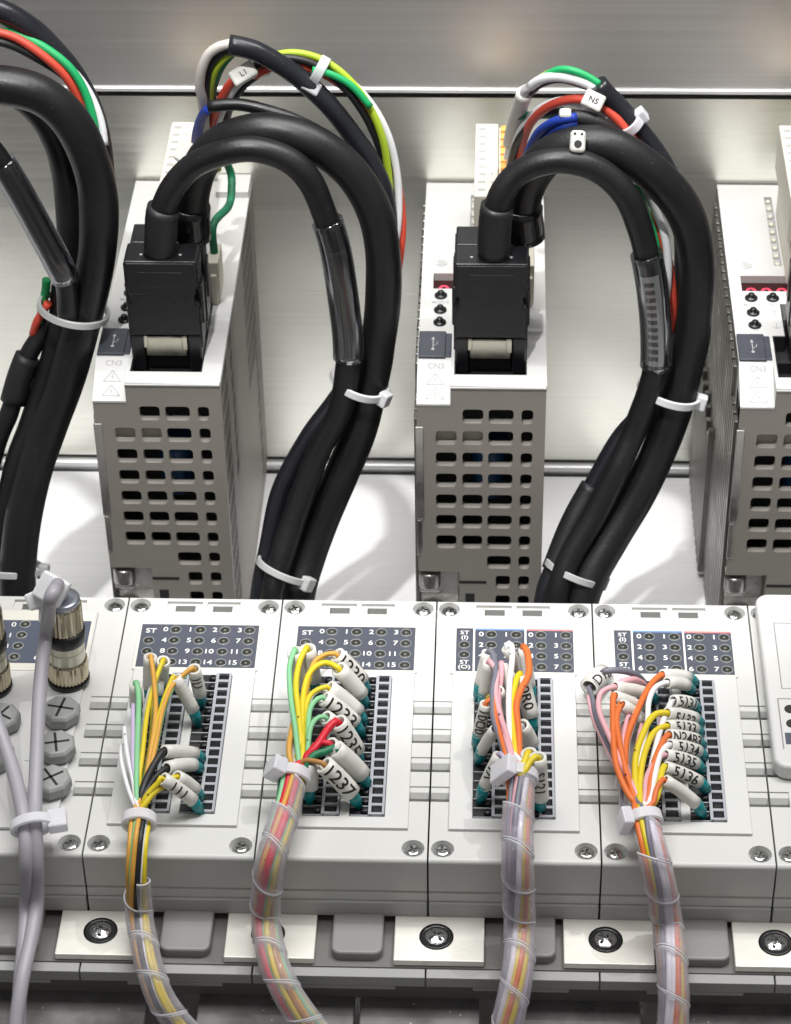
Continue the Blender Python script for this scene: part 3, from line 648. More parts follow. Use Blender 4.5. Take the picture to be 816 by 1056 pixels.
twist([(655, 190, 660), (668, 215, 656), (680, 242, 652), (686, 270, 649), (688, 300, 647), (688, 340, 646)], ['green', 'red', 'white'], 1.3, 1.9, .5, ['green wire inside the bend of the middle arch', 'red wire inside the bend of the middle arch', 'white wire inside the bend of the middle arch'], GW, .3)
strand('green', [(640, 460, 643), (624, 474, 640), (617, 484, 637), (614, 492, 636), (612, 505, 636)], 1.7, 'bit of green wire bulging left of the middle cable bundle', 'wire', GW)

def face_box(m, c, w, h, d, rot=0., dirn=None):
    """box with its broad side towards the camera's side of the scene"""
    X = (RT*math.cos(rot)+UP*math.sin(rot)); Y_ = (UP*math.cos(rot)-RT*math.sin(rot)); Zd = -FW
    mt = Matrix((X, Y_, Zd)).transposed().to_4x4(); mt.translation = c
    m.box(-w/2, w/2, -h/2, h/2, -d/2, d/2, mt); return mt
def wtag(px, py, Y, w, h, rot, txt, label):
    m = MB(); mt = face_box(m, ony(px, py, Y), w, h, 3.4, rot); t = thing('wire_tag', label, 'wire marker', ony(px, py, Y), 'wire markers on the drive wires')
    o = obj('tag_body', m, 'marker_tube', t, bevel=.7); 
    if txt:
        m = MB(); put_text(m, txt, 2.4, lambda x, y: mt @ Vector((x, y, 1.78))); obj('tag_print', m, 'print_black', t)
wtag(251, 76, 664, 8, 5, .55, 'L1', 'white printed tag clipped on the wires above the leftmost drive')
wtag(612, 104, 660, 6.4, 5.2, -.45, 'N5', 'white printed tag where the red wire crosses, above the middle drive')
wtag(269, 74, 668, 6, 3, .2, '', 'small milky clip right of the printed tag above the leftmost drive')
wtag(191, 157, 664, 4.2, 7, -.6, '', 'white tag peeking out left of the arch over the leftmost drive')
wtag(583, 117, 655, 3.6, 2.8, .0, '', 'tiny white tag at the end of the thin cable, middle drive')
m = MB(); mt = face_box(m, ony(596, 146, 642), 4.6, 6.6, 3.0, -.05); t = thing('wire_tag', 'white keyhole shaped tag resting on the arch over the middle drive', 'wire marker', ony(596, 146, 642), 'wire markers on the drive wires'); obj('tag_body', m, 'marker_tube', t, bevel=1.2, seg=3)
m = MB(); m.lathe([(1.15, 0), (1.15, .1)], mt @ Vector((0, -.9, 1.5)), -FW, 16); m.lathe([(.4, 0), (.4, .1)], mt @ Vector((-1, 2.1, 1.5)), -FW, 10); m.lathe([(.4, 0), (.4, .1)], mt @ Vector((1, 2.1, 1.5)), -FW, 10); obj('tag_hole', m, 'print_black', t)

# ------------------------------------------------------------------ nylon ties
def tie(c, axis, a, b, w, label, head=None, mt='tie_nylon', hs=(4.2, 4.6, 3.4), tail=0, th=1.1, name='cable_tie'):
    c = Vector(c); ax = Vector(axis).normalized(); e2 = (-FW-ax*(-FW).dot(ax)).normalized(); e1 = e2.cross(ax)
    if e1.dot(RT) < 0: e1 = -e1
    t = thing(name, label, 'cable tie', c, 'nylon cable ties'); m = MB(); rows = []; n = 48
    for k in range(n+1):
        an = 2*PI*k/n; ce, se = math.cos(an), math.sin(an); p = c+e1*a*ce+e2*b*se; nn = (e1*ce/a+e2*se/b).normalized()
        rows.append([p-ax*w/2, p+ax*w/2, p+ax*w/2+nn*th, p-ax*w/2+nn*th])
    m.grid(rows, True, False, True); bmesh.ops.remove_doubles(m.bm, verts=m.bm.verts[:], dist=1e-3)
    for f in m.bm.faces: f.smooth = False
    obj('strap', m, mt, t, bevel=.2, seg=1)
    if head is not None:
        an = head; p = c+e1*(a+hs[2]*.4)*math.cos(an)+e2*(b+hs[2]*.4)*math.sin(an); nn = (e1*math.cos(an)+e2*math.sin(an)).normalized(); tt = ax.cross(nn)
        mm = Matrix((tt, ax, nn)).transposed().to_4x4(); mm.translation = p; m = MB()
        m.box(-hs[0]/2, hs[0]/2, -hs[1]/2, hs[1]/2, -hs[2]/2, hs[2]/2, mm)
        obj('head', m, mt, t, bevel=.5)
        if tail:
            m = MB(); m.box(hs[0]/2-.1 if tail > 0 else -hs[0]/2+.1+tail, hs[0]/2+tail-.1 if tail > 0 else -hs[0]/2+.1, -w/2, w/2, -.5, .5, mm); obj('tail', m, mt, t, bevel=.2, seg=1)
    return t
def dirn(p, q): return (q-p).normalized()
P1, P2 = Z_(380, 330, 642), Z_(356, 440, 637)
tie(Z_(371, 394, 641), dirn(Z_(383, 360, 642), Z_(355, 425, 638)), 8.6, 10.6, 2.4, 'nylon tie round the bundle right of the leftmost drive, upper one', head=.35)
tie(Z_(294, 588, 616), dirn(Z_(306, 560, 619), Z_(284, 612, 611)), 8.6, 10.5, 2.2, 'nylon tie round the foot of the bundle right of the leftmost drive', head=.55, mt='tie_grey')
tie(Z_(690, 404, 641), dirn(Z_(702, 365, 643), Z_(676, 440, 637)), 9.2, 10.8, 2.4, 'nylon tie round the bundle left of the right drive, upper one', head=.05)
tie(Z_(592, 590, 616), dirn(Z_(606, 560, 620), Z_(580, 620, 611)), 8.8, 10.5, 2.2, 'nylon tie round the foot of the bundle right of the middle drive', head=-.3, mt='tie_grey')
tie(Z_(76, 319, 645), dirn(Z_(80, 290, 647), Z_(66, 350, 642)), 10.2, 13.5, 2.2, 'nylon tie round the bundle at the left edge, upper one', mt='tie_grey')
tie(Z_(8, 585, 617), dirn(Z_(10, 560, 620), Z_(7, 615, 612)), 10.5, 11.5, 2.2, 'nylon tie round the foot of the bundle at the left edge', head=.1, mt='tie_grey')
# upright ties on the loose wires
tie(Z_(329, 74, 667), dirn(Z_(322, 70, 668), Z_(340, 80, 667)), 4.0, 4.4, 3.0, 'white nylon tie standing up from the loose wires above the leftmost drive', head=3.0, mt='tie_clear', hs=(5, 5.6, 4))
tie(Z_(648, 128, 662), dirn(Z_(638, 116, 662), Z_(660, 142, 662)), 3.6, 4.6, 2.8, 'white nylon tie across the high cable above the middle drive', head=.4, mt='tie_clear', hs=(4.4, 4, 3))

# ------------------------------------------------------------------ valve terminal modules
X0, YF, MW, MD = -109.64, 471.7, 47.0, 108.5
def mod_body(m, n_x, kind):
    gx = X0+MW*n_x
    MP = lambda u, v, h: Vector((gx+u, YF+v, h))
    circ = lambda cx, cy, r=3.15: rpoly(cx-r, cx+r, cy-r, cy+r, r-.001, 7)
    # front strip with its two screw craters
    relief(m, [.25, .6, 7.3, 39.5, 46.3, 46.75], [1.2, 1.4, 8.2, 8.5], lambda i, j: ('h', 0, circ(3.95, 4.7) if i == 1 else circ(42.9, 4.7), 2.3, True) if j == 1 and i in (1, 3) else 0, MP)
    # rear strip with craters and the two stepped vents
    us = [.25, .5, 7.3, 12.0, 14.6, 20.6, 22.7, 24.2, 26.0, 31.9, 34.2, 39.5, 46.3, 46.75]
    def top_cell(i, j):
        if i in (1, 11): return None
        if j in (1, 2, 3) and i in (3, 4, 5, 7, 8, 9): return -7.0 if i in (4, 8) and j <= 2 else (-.5 if j <= 2 else -.9)
        return 0
    relief(m, us, [101.0, 101.9, 103.6, 105.6, 106.6, 108.0], top_cell, MP)
    for i0, cx in ((.5, 3.85), (39.5, 42.9)):
        relief(m, [i0, i0+6.8], [101.0, 101.2, 108.0], lambda i, j, cx=cx: ('h', 0, circ(cx, 104.6), 2.3, True) if j == 1 else 0, MP)
    # middle with the stepped joints along both edges
    vs = [8.5]; nt = []
    for vb in (22.6, 34.3, 46.0, 57.7):
        vs += [vb, vb+2.9, vb+4.0, vb+6.0]; nt.append(vb)
    vs.append(101.0); us = [.25, .7, 5.6, 41.2, 46.3, 46.75]
    def mid_cell(i, j):
        v = (vs[j]+vs[j+1])/2
        if i == 2: return 0
        for b_ in nt:
            if b_ < v < b_+2.9: return -5.5
            if b_+2.9 < v < b_+4.0: return None
            if b_+4.0 < v < b_+6: return -.45
        return 0
    relief(m, us, vs, mid_cell, MP)
    for b_ in nt:
        for u_a, u_b in ((.25, 5.6), (41.2, 46.75)):
            m.face([MP(u_a, b_+4.0, -.45), MP(u_b, b_+4.0, -.45), MP(u_b, b_+2.9, -1.9), MP(u_a, b_+2.9, -1.9)])
            m.face([MP(u_a, b_+2.9, -1.9), MP(u_b, b_+2.9, -1.9), MP(u_b, b_+2.9, -5.5), MP(u_a, b_+2.9, -5.5)])
            q = u_b if u_a < 1 else u_a
            m.face([MP(q, b_+2.9, 0), MP(q, b_+4.0, 0), MP(q, b_+4.0, -.45), MP(q, b_+2.9, -1.9)])
    x0, x1 = gx+.25, gx+46.75; y0 = YF
    # rounded front edge and front face with its seams
    R_ = 1.2; rows = []
    prof = [(YF+1.2, 0)]+[(YF+1.2-R_*math.sin(t), -R_+R_*math.cos(t)) for t in (math.radians(q) for q in (20, 40, 60, 80, 90))]+[(YF, -11.7), (YF+.5, -11.9), (YF+.5, -12.4), (YF-.1, -12.6), (YF-.1, -15.6)]
    rows = [[Vector((x0, y, z)), Vector((x1, y, z))] for y, z in prof]; m.grid(rows, False, False, False)
    for x in (x0, x1):
        m.face([Vector((x, y, z)) for y, z in prof]+[Vector((x, YF+108, -15.6)), Vector((x, YF+108, 0))])
    m.face([(x0, YF+108, 0), (x1, YF+108, 0), (x1, YF+108, -15.6), (x0, YF+108, -15.6)])
SCR = [(3.9, 4.7), (42.9, 4.7), (3.8, 104.6), (42.9, 104.6)]
def add_screw(parent, c, r=2.4, ring=3.3):
    c = Vector(c); c.z -= 2.3
    m = MB(); m.lathe([(ring-.3, .02), (ring-.3, .1)], c, (0, 0, 1), 30); obj('washer', m, 'terminal_grey', parent)
    m = MB(); seg = 28; prof = [(r, .1), (r, 1.3), (r*.9, 1.65), (r*.62, 1.85)]
    m.lathe(prof, c, (0, 0, 1), seg, cap=False)
    rows = []
    # domed head with a sunk cross: radial grid with depth function
    an0 = random.random()*PI; c = Vector(c)
    for q in range(9):
        rr = r*.62*(1-q/8); row = []
        for k in range(48):
            an = 2*PI*k/48; x, y = rr*math.cos(an), rr*math.sin(an); w = .30; arm = min(abs(x), abs(y)) < w and max(abs(x), abs(y)) < r*.56
            xx, yy = x*math.cos(an0)-y*math.sin(an0), x*math.sin(an0)+y*math.cos(an0)
            row.append(c+Vector((xx, yy, 1.85+.1*(1-rr/(r*.62))-(.9 if arm else 0))))
        rows.append(row)
    m.grid(rows, True, False, False)
    obj('screw', m, 'screw_metal', parent)
ZL = -1.05
def make_module(n, kind, label):
    gx = X0+MW*n; L = lambda u, v, h=0: Vector((gx+u, YF+v, h))
    t = thing('terminal_module', label, 'terminal module', (gx+23.5, YF+54, -21), 'white terminal modules side by side')
    m = MB(); mod_body(m, n, kind); obj('body', m, 'module_plastic', t, bevel=.22, seg=2, weld=True, angle=40)
    m = MB(); m.box(gx+.25, gx+46.75, YF-.9, YF+108, -21.3, -15.7); obj('base', m, 'base_plastic', t, bevel=.4)
    for s_ in SCR: add_screw(t, L(*s_, .02))
    # lid: stepped plate with the terminal openings
    us = [5.4, 11.9, 22.2, 24.9, 34.7, 41.3]; vs = [11.4, 15.7, 72.6, 75.4, 100.4]
    def cell(i, j):
        if j == 1 and i in (1, 3): return None
        if j == 3: return 1.5
        return 2.0
    m = MB(); relief(m, us, vs, cell, lambda u, v, h: L(u, v, h+ZL), outer=.02)
    for a, b in ((11.9, 22.2), (24.9, 34.7)):   # walls of the openings
        for (p, q) in (((a, 15.7), (b, 15.7)), ((b, 15.7), (b, 72.6)), ((b, 72.6), (a, 72.6)), ((a, 72.6), (a, 15.7))):
            m.face([L(*p, 2.0+ZL), L(*q, 2.0+ZL), L(*q, .02), L(*p, .02)])
    obj('lid', m, 'lid_plastic', t, bevel=.45, seg=3, weld=True, angle=50)
    m = MB(); m.prism([(gx+4.6, YF+75.2), (gx+41.9, YF+75.2), (gx+41.9, YF+99.6), (gx+40.9, YF+100.6), (gx+5.6, YF+100.6), (gx+4.6, YF+99.6)], 2, -.3, 1.75+ZL)
    win = obj('window', m, 'window_plastic', t, bevel=.25)
    if kind == 'A':
        m = MB(); m.box(gx+5.6, gx+40.9, YF+76.0, YF+95.0, 1.6+ZL, 1.9+ZL); pan = obj('indicator_panel', m, 'panel_slate', t)
    else:
        m = MB()
        for a, b in ((6.2, 11.2), (11.8, 26.5), (27.1, 41.0)): m.box(gx+a, gx+b, YF+76.0, YF+(95 if a < 10 else 94.2), 1.6+ZL, 1.9+ZL)
        pan = obj('indicator_panel', m, 'panel_slate', t)
        m = MB(); m.box(gx+11.25, gx+11.75, YF+76, YF+95, 1.6+ZL, 1.88+ZL); m.box(gx+26.55, gx+27.05, YF+76, YF+95, 1.6+ZL, 1.88+ZL); obj('divider', m, 'print_white', pan)
        m = MB(); m.box(gx+11.8, gx+26.5, YF+94.25, YF+95, 1.6+ZL, 1.9+ZL); obj('blue_edge', m, 'panel_blue', pan)
        m = MB(); m.box(gx+27.1, gx+41, YF+94.25, YF+95, 1.6+ZL, 1.9+ZL); obj('red_edge', m, 'panel_red', pan)
    tx = MB(); zt = 1.97+ZL
    T = lambda s, x, y, size=2.75: put_text(tx, s, size, lambda a, b: Vector((gx+x+a*1.12, YF+y+b, zt)))
    leds = []
    if kind == 'A':
        T('ST', 8.6, 92.0)
        for r in range(4):
            for c in range(4):
                leds.append((15.9+c*7.42, 92.5-r*4.85)); s_ = str(r*4+c); T(s_, (12.9 if len(s_) == 1 else 12.1)+c*7.42, 92.7-r*4.85)
        leds += [(8.3, 87.4), (8.3, 82.6)]
    else:
        T('ST', 8.7, 93.0, 2.3); T('(I)', 8.7, 90.6, 2.3); T('ST', 8.7, 79.8, 2.3); T('(O)', 8.7, 77.5, 2.3)
        leds += [(8.6, 87.4), (8.6, 83.0)]
        for h in range(2):
            for r in range(4):
                for c in range(2):
                    x = 16.6+h*14.8+c*7.45; y = 92.2-r*4.75; leds.append((x, y)); T(str(r*2+c), x-3.0, y+.2)
    obj('numerals', tx, 'print_white', pan)
    for (x, y) in leds:
        # one lamp = one mesh with three materials
        m = MB(); m.lathe([(1.72, 0), (1.68, .22), (1.5, .22), (1.46, 0)], (gx+x, YF+y, 1.9+ZL), (0, 0, 1), 20, cap=False)
        m.slot = 1; m.lathe([(1.5, 0), (1.5, .10), (1.0, .14)], (gx+x, YF+y, 1.9+ZL), (0, 0, 1), 20)
        m.slot = 2; m.lathe([(.36, .12), (.34, .2), (.2, .24)], (gx+x, YF+y, 1.9+ZL), (0, 0, 1), 12)
        obj('indicator_lamp', m, ['led_rim', 'led_lens', 'led_chip'], pan)
    # terminal strips
    for s0 in (11.9, 24.9):
        w = 10.3 if s0 < 20 else 9.8
        m = MB(); m.box(gx+s0+.02, gx+s0+w-.05, YF+15.72, YF+72.55, .03, .3); blk = obj('terminal_strip', m, 'cavity', t)
        m = MB(); P = 3.55
        for k in range(17):
            y = YF+15.9+k*P-.62+.3
            m.box(gx+s0+5.6, gx+s0+w-.3, max(y, YF+15.74), min(y+.95, YF+72.5), .3, 1.7)
            m.box(gx+s0+.2, gx+s0+5.4, max(y+.25, YF+15.74), min(y+.6, YF+72.5), .3, .95)
        m.box(gx+s0+5.25, gx+s0+6.1, YF+15.74, YF+72.5, .3, 1.75); m.box(gx+s0+w-.75, gx+s0+w-.1, YF+15.74, YF+72.5, .3, 1.8)
        obj('grating', m, 'terminal_grey', blk)
        m = MB()
        for k in range(16):
            y = YF+16.2+k*P+1.7; m.box(gx+s0+6.3, gx+s0+w-.9, y-1.1, y+1.1, .35, 1.25)
        obj('release_key', m, 'black_plastic', blk, bevel=.2, seg=1)
        m = MB()
        for k in range(16):
            y = YF+16.2+k*P+1.7; m.lathe([(1.25, .3), (1.15, 1.2), (.75, 1.65), (.4, 1.6)], (gx+s0+4.3, y, 0), (0, 0, 1), 14)
            m.lathe([(.95, .3), (.9, 1.1), (.5, 1.4)], (gx+s0+5.6, y, 0), (0, 0, 1), 10)
        obj('wire_entry', m, 'black_plastic', blk)
    return t
mA = make_module(0, 'A', 'module numbered 0 to 15 with blank markers and a black wire, beside the hexagonal caps')
dup(mA, (MW, 0, 0), 'module numbered 0 to 15 whose wire markers read 1230 to 1237')
mB_ = make_module(2, 'B', 'module with split 0 to 7 lamp panel whose wire bundle rises straight over its middle')
dup(mB_, (MW, 0, 0), 'module with split 0 to 7 lamp panel and markers reading 5133 to 5136')

# module with round connectors, at the left edge
gx = X0-MW; t = thing('connector_module', 'white module with metal round connectors and hexagonal caps at the left edge', 'connector module', (gx+23.5, YF+54, -21))
m = MB(); mod_body(m, -1, 'C'); obj('body', m, 'module_plastic', t, bevel=.22, seg=2, weld=True, angle=40)
m = MB(); m.box(gx+.25, gx+46.75, YF-.9, YF+108, -21.3, -15.7); obj('base', m, 'base_plastic', t, bevel=.4)
for s_ in SCR: add_screw(t, Vector((gx+s_[0], YF+s_[1], .02)))
m = MB(); m.prism([(gx+4.5, YF+9), (gx+38.5, YF+9), (gx+38.5, YF+100.6), (gx+4.5, YF+100.6)], 2, .02, 1.2); obj('lid', m, 'lid_plastic', t, bevel=.4, seg=3)
m = MB(); m.prism([(gx+5, YF+73), (gx+38, YF+73), (gx+38, YF+99.8), (gx+5, YF+99.8)], 2, 1.0, 1.5); obj('window', m, 'window_plastic', t, bevel=.2)
m = MB(); m.box(gx+6, gx+37.2, YF+76, YF+95, 1.5, 1.7); pan = obj('indicator_panel', m, 'usb_slate', t); pan.data.materials[0] = MATS['panel_blue']
mat('panel_steel', (.07, .083, .12), .5); pan.data.materials[0] = MATS['panel_steel']
m = MB(); tx = MB()
for r in range(4):
    x = gx+27.4-r*.35; y = YF+93-r*4.9
    for xo in (0, -10): 
        m = MB(); m.lathe([(1.75, 0), (1.7, .28), (1.4, .28), (1.35, 0)], (x+xo, y, 1.7), (0, 0, 1), 20, cap=False); m.slot = 1; m.lathe([(1.38, 0), (1.38, .12), (1.0, .18)], (x+xo, y, 1.7), (0, 0, 1), 20); m.slot = 2; m.lathe([(.5, .15), (.5, .25), (.3, .3)], (x+xo, y, 1.7), (0, 0, 1), 12)
        obj('indicator_lamp', m, ['led_rim', 'led_lens', 'led_chip'], pan)
        put_text(tx, str(r*2-(1 if xo else 0)) if r*2-(1 if xo else 0) >= 0 else '0', 2.8, lambda a, b: Vector((x+xo-3.4+a*1.1, y+b, 1.76)))
obj('numerals', tx, 'print_white', pan)
m = MB()
for v in (66.5, 50.5, 35, 22): m.box(gx+26, gx+32, YF+v, YF+v+.35, 1.1, 1.26); m.box(gx+8, gx+18, YF+v, YF+v+.35, 1.1, 1.26)
obj('lid_line', m, 'terminal_grey', t)
# hexagonal caps
for i, (px, py) in enumerate([(64, 741), (59, 777), (54, 813), (2, 748), (-4, 786)]):
    c = onz(px, py, 1.2); tcap = thing('hexagonal_cap', ['grey slotted cap nearest the standing metal connector', 'grey slotted cap in the middle of the column of three', 'grey slotted cap lowest in the column, next to the tied grey cables', 'grey cap cut by the left edge below the left metal connector', 'lower grey cap just outside the left edge'][i], 'cap', c, 'grey slotted caps screwed into the connector module')
    m = MB(); seg = 8; an0 = .4+i
    m.lathe([(5.2, 0), (5.3, .5)], c, (0, 0, 1), 30)
    rows = []
    for r, h in ((5.2, .5), (5.75, .9), (5.75, 3.6), (4.9, 4.5)): rows.append([c+Vector((r*math.cos(2*PI*k/seg+an0), r*math.sin(2*PI*k/seg+an0), h)) for k in range(seg)])
    m.grid(rows, True, True, False); obj('cap_body', m, 'cap_grey', tcap, bevel=.5, seg=2)
    m = MB()
    for q in (0, PI/2): 
        mt = Matrix.Rotation(an0*.4-.35+q, 4, 'Z'); mt.translation = c; m.box(-3.9, 3.9, -.38, .38, 4.4, 4.58, mt)
    obj('cross_slot', m, 'print_black', tcap)
# metal round connectors with grey cables
def round_connector(px, py, label):
    c = onz(px, py, 1.4); t = thing('round_connector', label, 'round connector', c, 'knurled metal connectors on the connector module')
    ax = (.03, .0, 1)
    m = MB(); m.lathe([(6.2, 0), (6.2, 1.6)], c, ax, 30); obj('seal_ring', m, 'black_plastic', t)
    m = MB(); m.lathe([(5.6, 1.6), (6.0, 2.0), (6.0, 8.2), (5.5, 8.6)], c, ax, 64, False, knurl=-.32); obj('knurled_nut', m, 'gold_nickel', t)
    m = MB(); m.lathe([(5.1, 8.6), (5.4, 8.9), (5.4, 12.6), (5.2, 12.8), (5.4, 13), (5.4, 15.5)], c, ax, 30, False); obj('barrel', m, 'nickel_shell', t)
    m = MB(); m.lathe([(5.6, 15.5), (5.95, 15.9), (5.95, 19.6), (5.6, 20)], c, ax, 40); obj('band', m, 'black_plastic', t)
    m = MB(); m.lathe([(5.4, 20), (5.6, 20.3), (5.5, 29), (5.2, 29.6)], c, ax, 56, False, knurl=-.28); obj('clamp_nut', m, 'gold_nickel', t)
    m = MB(); m.lathe([(5.1, 29.6), (5.1, 31), (4.4, 31.4), (3.2, 31.4)], c, ax, 40); obj('seal', m, 'connector_blue', t)
    return c, t
c1, t1 = round_connector(71, 700, 'whole knurled metal connector standing on the module, grey cable out of its top')
c2, t2 = round_connector(-9, 708, 'knurled metal connector cut off by the left edge of the photo')
GC = 'grey round cables tied together at the left'
def gcable(label, pts):
    p = Path(pts); m = MB(); m.tube(p, 2.0, 18, 1.5); o = obj('sensor_cable', m, 'cable_grey'); return tag(o, label, 'cable', GC), p
top = c1+Vector((1, 0, 31.2))
gcable('grey cable looping out of the whole metal connector and down across the caps', [top, top+Vector((-.5, -.5, 5)), ony(58, 606, 529), ony(52, 618, 522), onz(48, 650, 24), onz(43, 690, 19), onz(40, 730, 16), onz(38, 780, 13), onz(36, 830, 10), onz(36, 850, 9), ony(38, 890, 468), onz(38, 930, -12), onz(32, 968, -16), onz(23, 1010, -19), onz(16, 1060, -26), onz(12, 1110, -34)])
gcable('grey cable coming from the left edge to the shared tie', [c2+Vector((0, 0, 30)), c2+Vector((-2, -4, 36)), onz(-22, 650, 28), onz(-14, 710, 20), onz(2, 760, 14), onz(15, 800, 11), onz(25, 848, 9), ony(27, 890, 467), onz(27, 935, -14), onz(24, 980, -18), onz(20, 1030, -23), onz(19, 1110, -36)])
p_ = onz(33, 851, 9); tie(p_, dirn(onz(31, 830, 10), onz(34, 870, 8)), 4.9, 2.9, 3.0, 'milky nylon tie holding the two grey cables together', head=-.1, mt='tie_clear', hs=(3.6, 6.0, 5.2))
m = MB(); mt = face_box(m, c1+Vector((-1.0, -2.5, 36.5)), 8.5, 8, 5, -.5); face_box(m, c1+Vector((-5.0, -2.5, 33)), 7, 5, 4, .4); face_box(m, c1+Vector((-2.5, -4.0, 31)), 5.0, 9, 1.2, -.05)
tag(obj('cable_clip', m, 'tie_nylon', bevel=1.2, seg=2), 'white angular clip on top of the whole metal connector', 'cable clip')

# end unit at the right edge
gx = X0+MW*4; t = thing('end_module', 'white end unit with raised rounded cover at the right edge', 'end module', (gx+23.5, YF+54, -21))
m = MB(); mod_body(m, 4, 'E'); obj('body', m, 'module_plastic', t, bevel=.22, seg=2, weld=True, angle=40)
m = MB(); m.box(gx+.25, gx+46.75, YF-.9, YF+108, -21.3, -15.7); obj('base', m, 'base_plastic', t, bevel=.4)
for s_ in SCR[:3]: add_screw(t, Vector((gx+s_[0], YF+s_[1], .02)))
m = MB(); m.prism(rpoly(gx+1.8, gx+60, YF+33, YF+107.6, 4, 6), 2, .02, 5.5); obj('raised_cover', m, 'lid_plastic', t, bevel=1.2, seg=4)
m = MB()
for a, b, c_, d_ in ((6.2, 6.5, 65, 94), (6.5, 50, 93.7, 94), (6.5, 50, 65, 65.3), (5, 50, 60.6, 61.0), (4.6, 5, 40, 61)): m.box(gx+a, gx+b, YF+c_, YF+d_, 5.48, 5.53)
obj('cover_groove', m, 'foot_grey', t)
m = MB()
for y in (50.4, 56.4): m.lathe([(1.7, 0), (1.7, .2)], (gx+8.0, YF+y, 5.5), (0, 0, 1), 16)
obj('indicator_lamp', m, 'led_lens', t)
m = MB(); m.box(gx+5.6, gx+50, YF+42, YF+46.6, 5.5, 5.6); obj('label_strip', m, 'panel_slate', t)

# ------------------------------------------------------------------ manifold rail, plates and duct below
m = MB(); m.box(-260, 260, 454.3, 474, -36, -23.2); m.box(-260, 260, 474, 560, -30, -21.6)
tag(obj('manifold_rail', m, 'rail_grey', bevel=.5), 'long grey rail under the white modules carrying the screwed plates', 'rail')
for n in range(-1, 5):
    X = X0+46.1*n+5.1
    if n == -1: continue
    t = thing('screw_plate', ['pale metal plate left of the first spiral wrap, screw in full view', 'pale metal plate whose screw hides behind the second spiral wrap', 'pale metal plate between the second and third spiral wraps', 'pale metal plate between the third and fourth spiral wraps', 'pale metal plate at the right edge of the photo'][n], 'metal plate', (X, 464, -23), 'pale plates screwed to the rail')
    m = MB(); m.box(X-12.3, X+12.3, 454.8, 471, -23.1, -20.9); obj('plate', m, 'plate_metal', t, bevel=.3)
    m = MB(); m.lathe([(4.6, 0), (4.7, .12), (3.9, .15), (3.5, -.1)], (X-.8, 463.4, -20.85), (0, 0, 1), 30, cap=False); m.lathe([(4.5, 0), (4.5, .06)], (X-.8, 463.4, -20.88), (0, 0, 1), 30); obj('countersink', m, 'black_plastic', t)
    add = MB(); add.bm.free()
    m = MB(); rows = []; an0 = .3*n; c = Vector((X-.8, 463.4, -20.6)); r = 3.0
    for q in range(11):
        rr = r*(1-q/10); row = []
        for k in range(48):
            an = 2*PI*k/48; x, y = rr*math.cos(an), rr*math.sin(an); arm = min(abs(x), abs(y)) < .42 and max(abs(x), abs(y)) < 2.3
            row.append(c+Vector((x*math.cos(an0)-y*math.sin(an0), x*math.sin(an0)+y*math.cos(an0), .75*(1-(rr/r)**2)-(.9 if arm else 0))))
        rows.append(row)
    m.grid(rows, True, False, False); obj('screw', m, 'chrome', t)
for n in range(-1, 5):
    X = X0+MW*n+20
    m = MB(); m.prism(rpoly(X+1, X+15, 456.5, 473, 2.5, 5), 2, -30, -20.2)
    tag(obj('rail_foot', m, 'foot_grey', bevel=.8, seg=3), ['grey rounded foot at the left edge between rail and module', 'grey rounded foot right of the first spiral wrap', 'grey rounded foot right of the second spiral wrap', 'grey rounded foot behind the third spiral wrap', 'grey rounded foot behind the fourth spiral wrap', 'grey rounded foot beyond the right edge'][n+1], 'rail foot', 'grey feet between rail and modules')
m = MB()
for n in range(-2, 6):
    X = X0+MW*n-.4
    m.box(X-46.6, X, 451.0, 454.2, -27.2, -23.5)
    m.box(X-34, X-8, 451.0, 454.2, -28.6, -27.22)
mat('strip_grey', (.33, .33, .33), .5, var=.04)
tag(obj('front_strip', m, 'strip_grey', bevel=.25), 'lighter grey segmented strip along the lower front of the rail', 'strip')
for i, (a, b) in enumerate(((0, 152), (205, 366), (372, 495), (520, 660), (685, 830))):
    A, B = onz(a-(40 if i == 0 else 0), 1030, -36), onz(b, 1030, -36); m = MB(); m.box(A.x, B.x, 395, 456.5, -40, -36)
    tag(obj('duct_cover', m, 'duct_dark', bevel=.5), ['dark duct cover under the grey cables at the lower left', 'dark duct cover between the first and second spiral wraps', 'dark duct cover between the second and third spiral wraps', 'dark duct cover right of the third spiral wrap', 'dark duct cover at the lower right corner'][i], 'duct cover', 'dark duct covers below the rail')

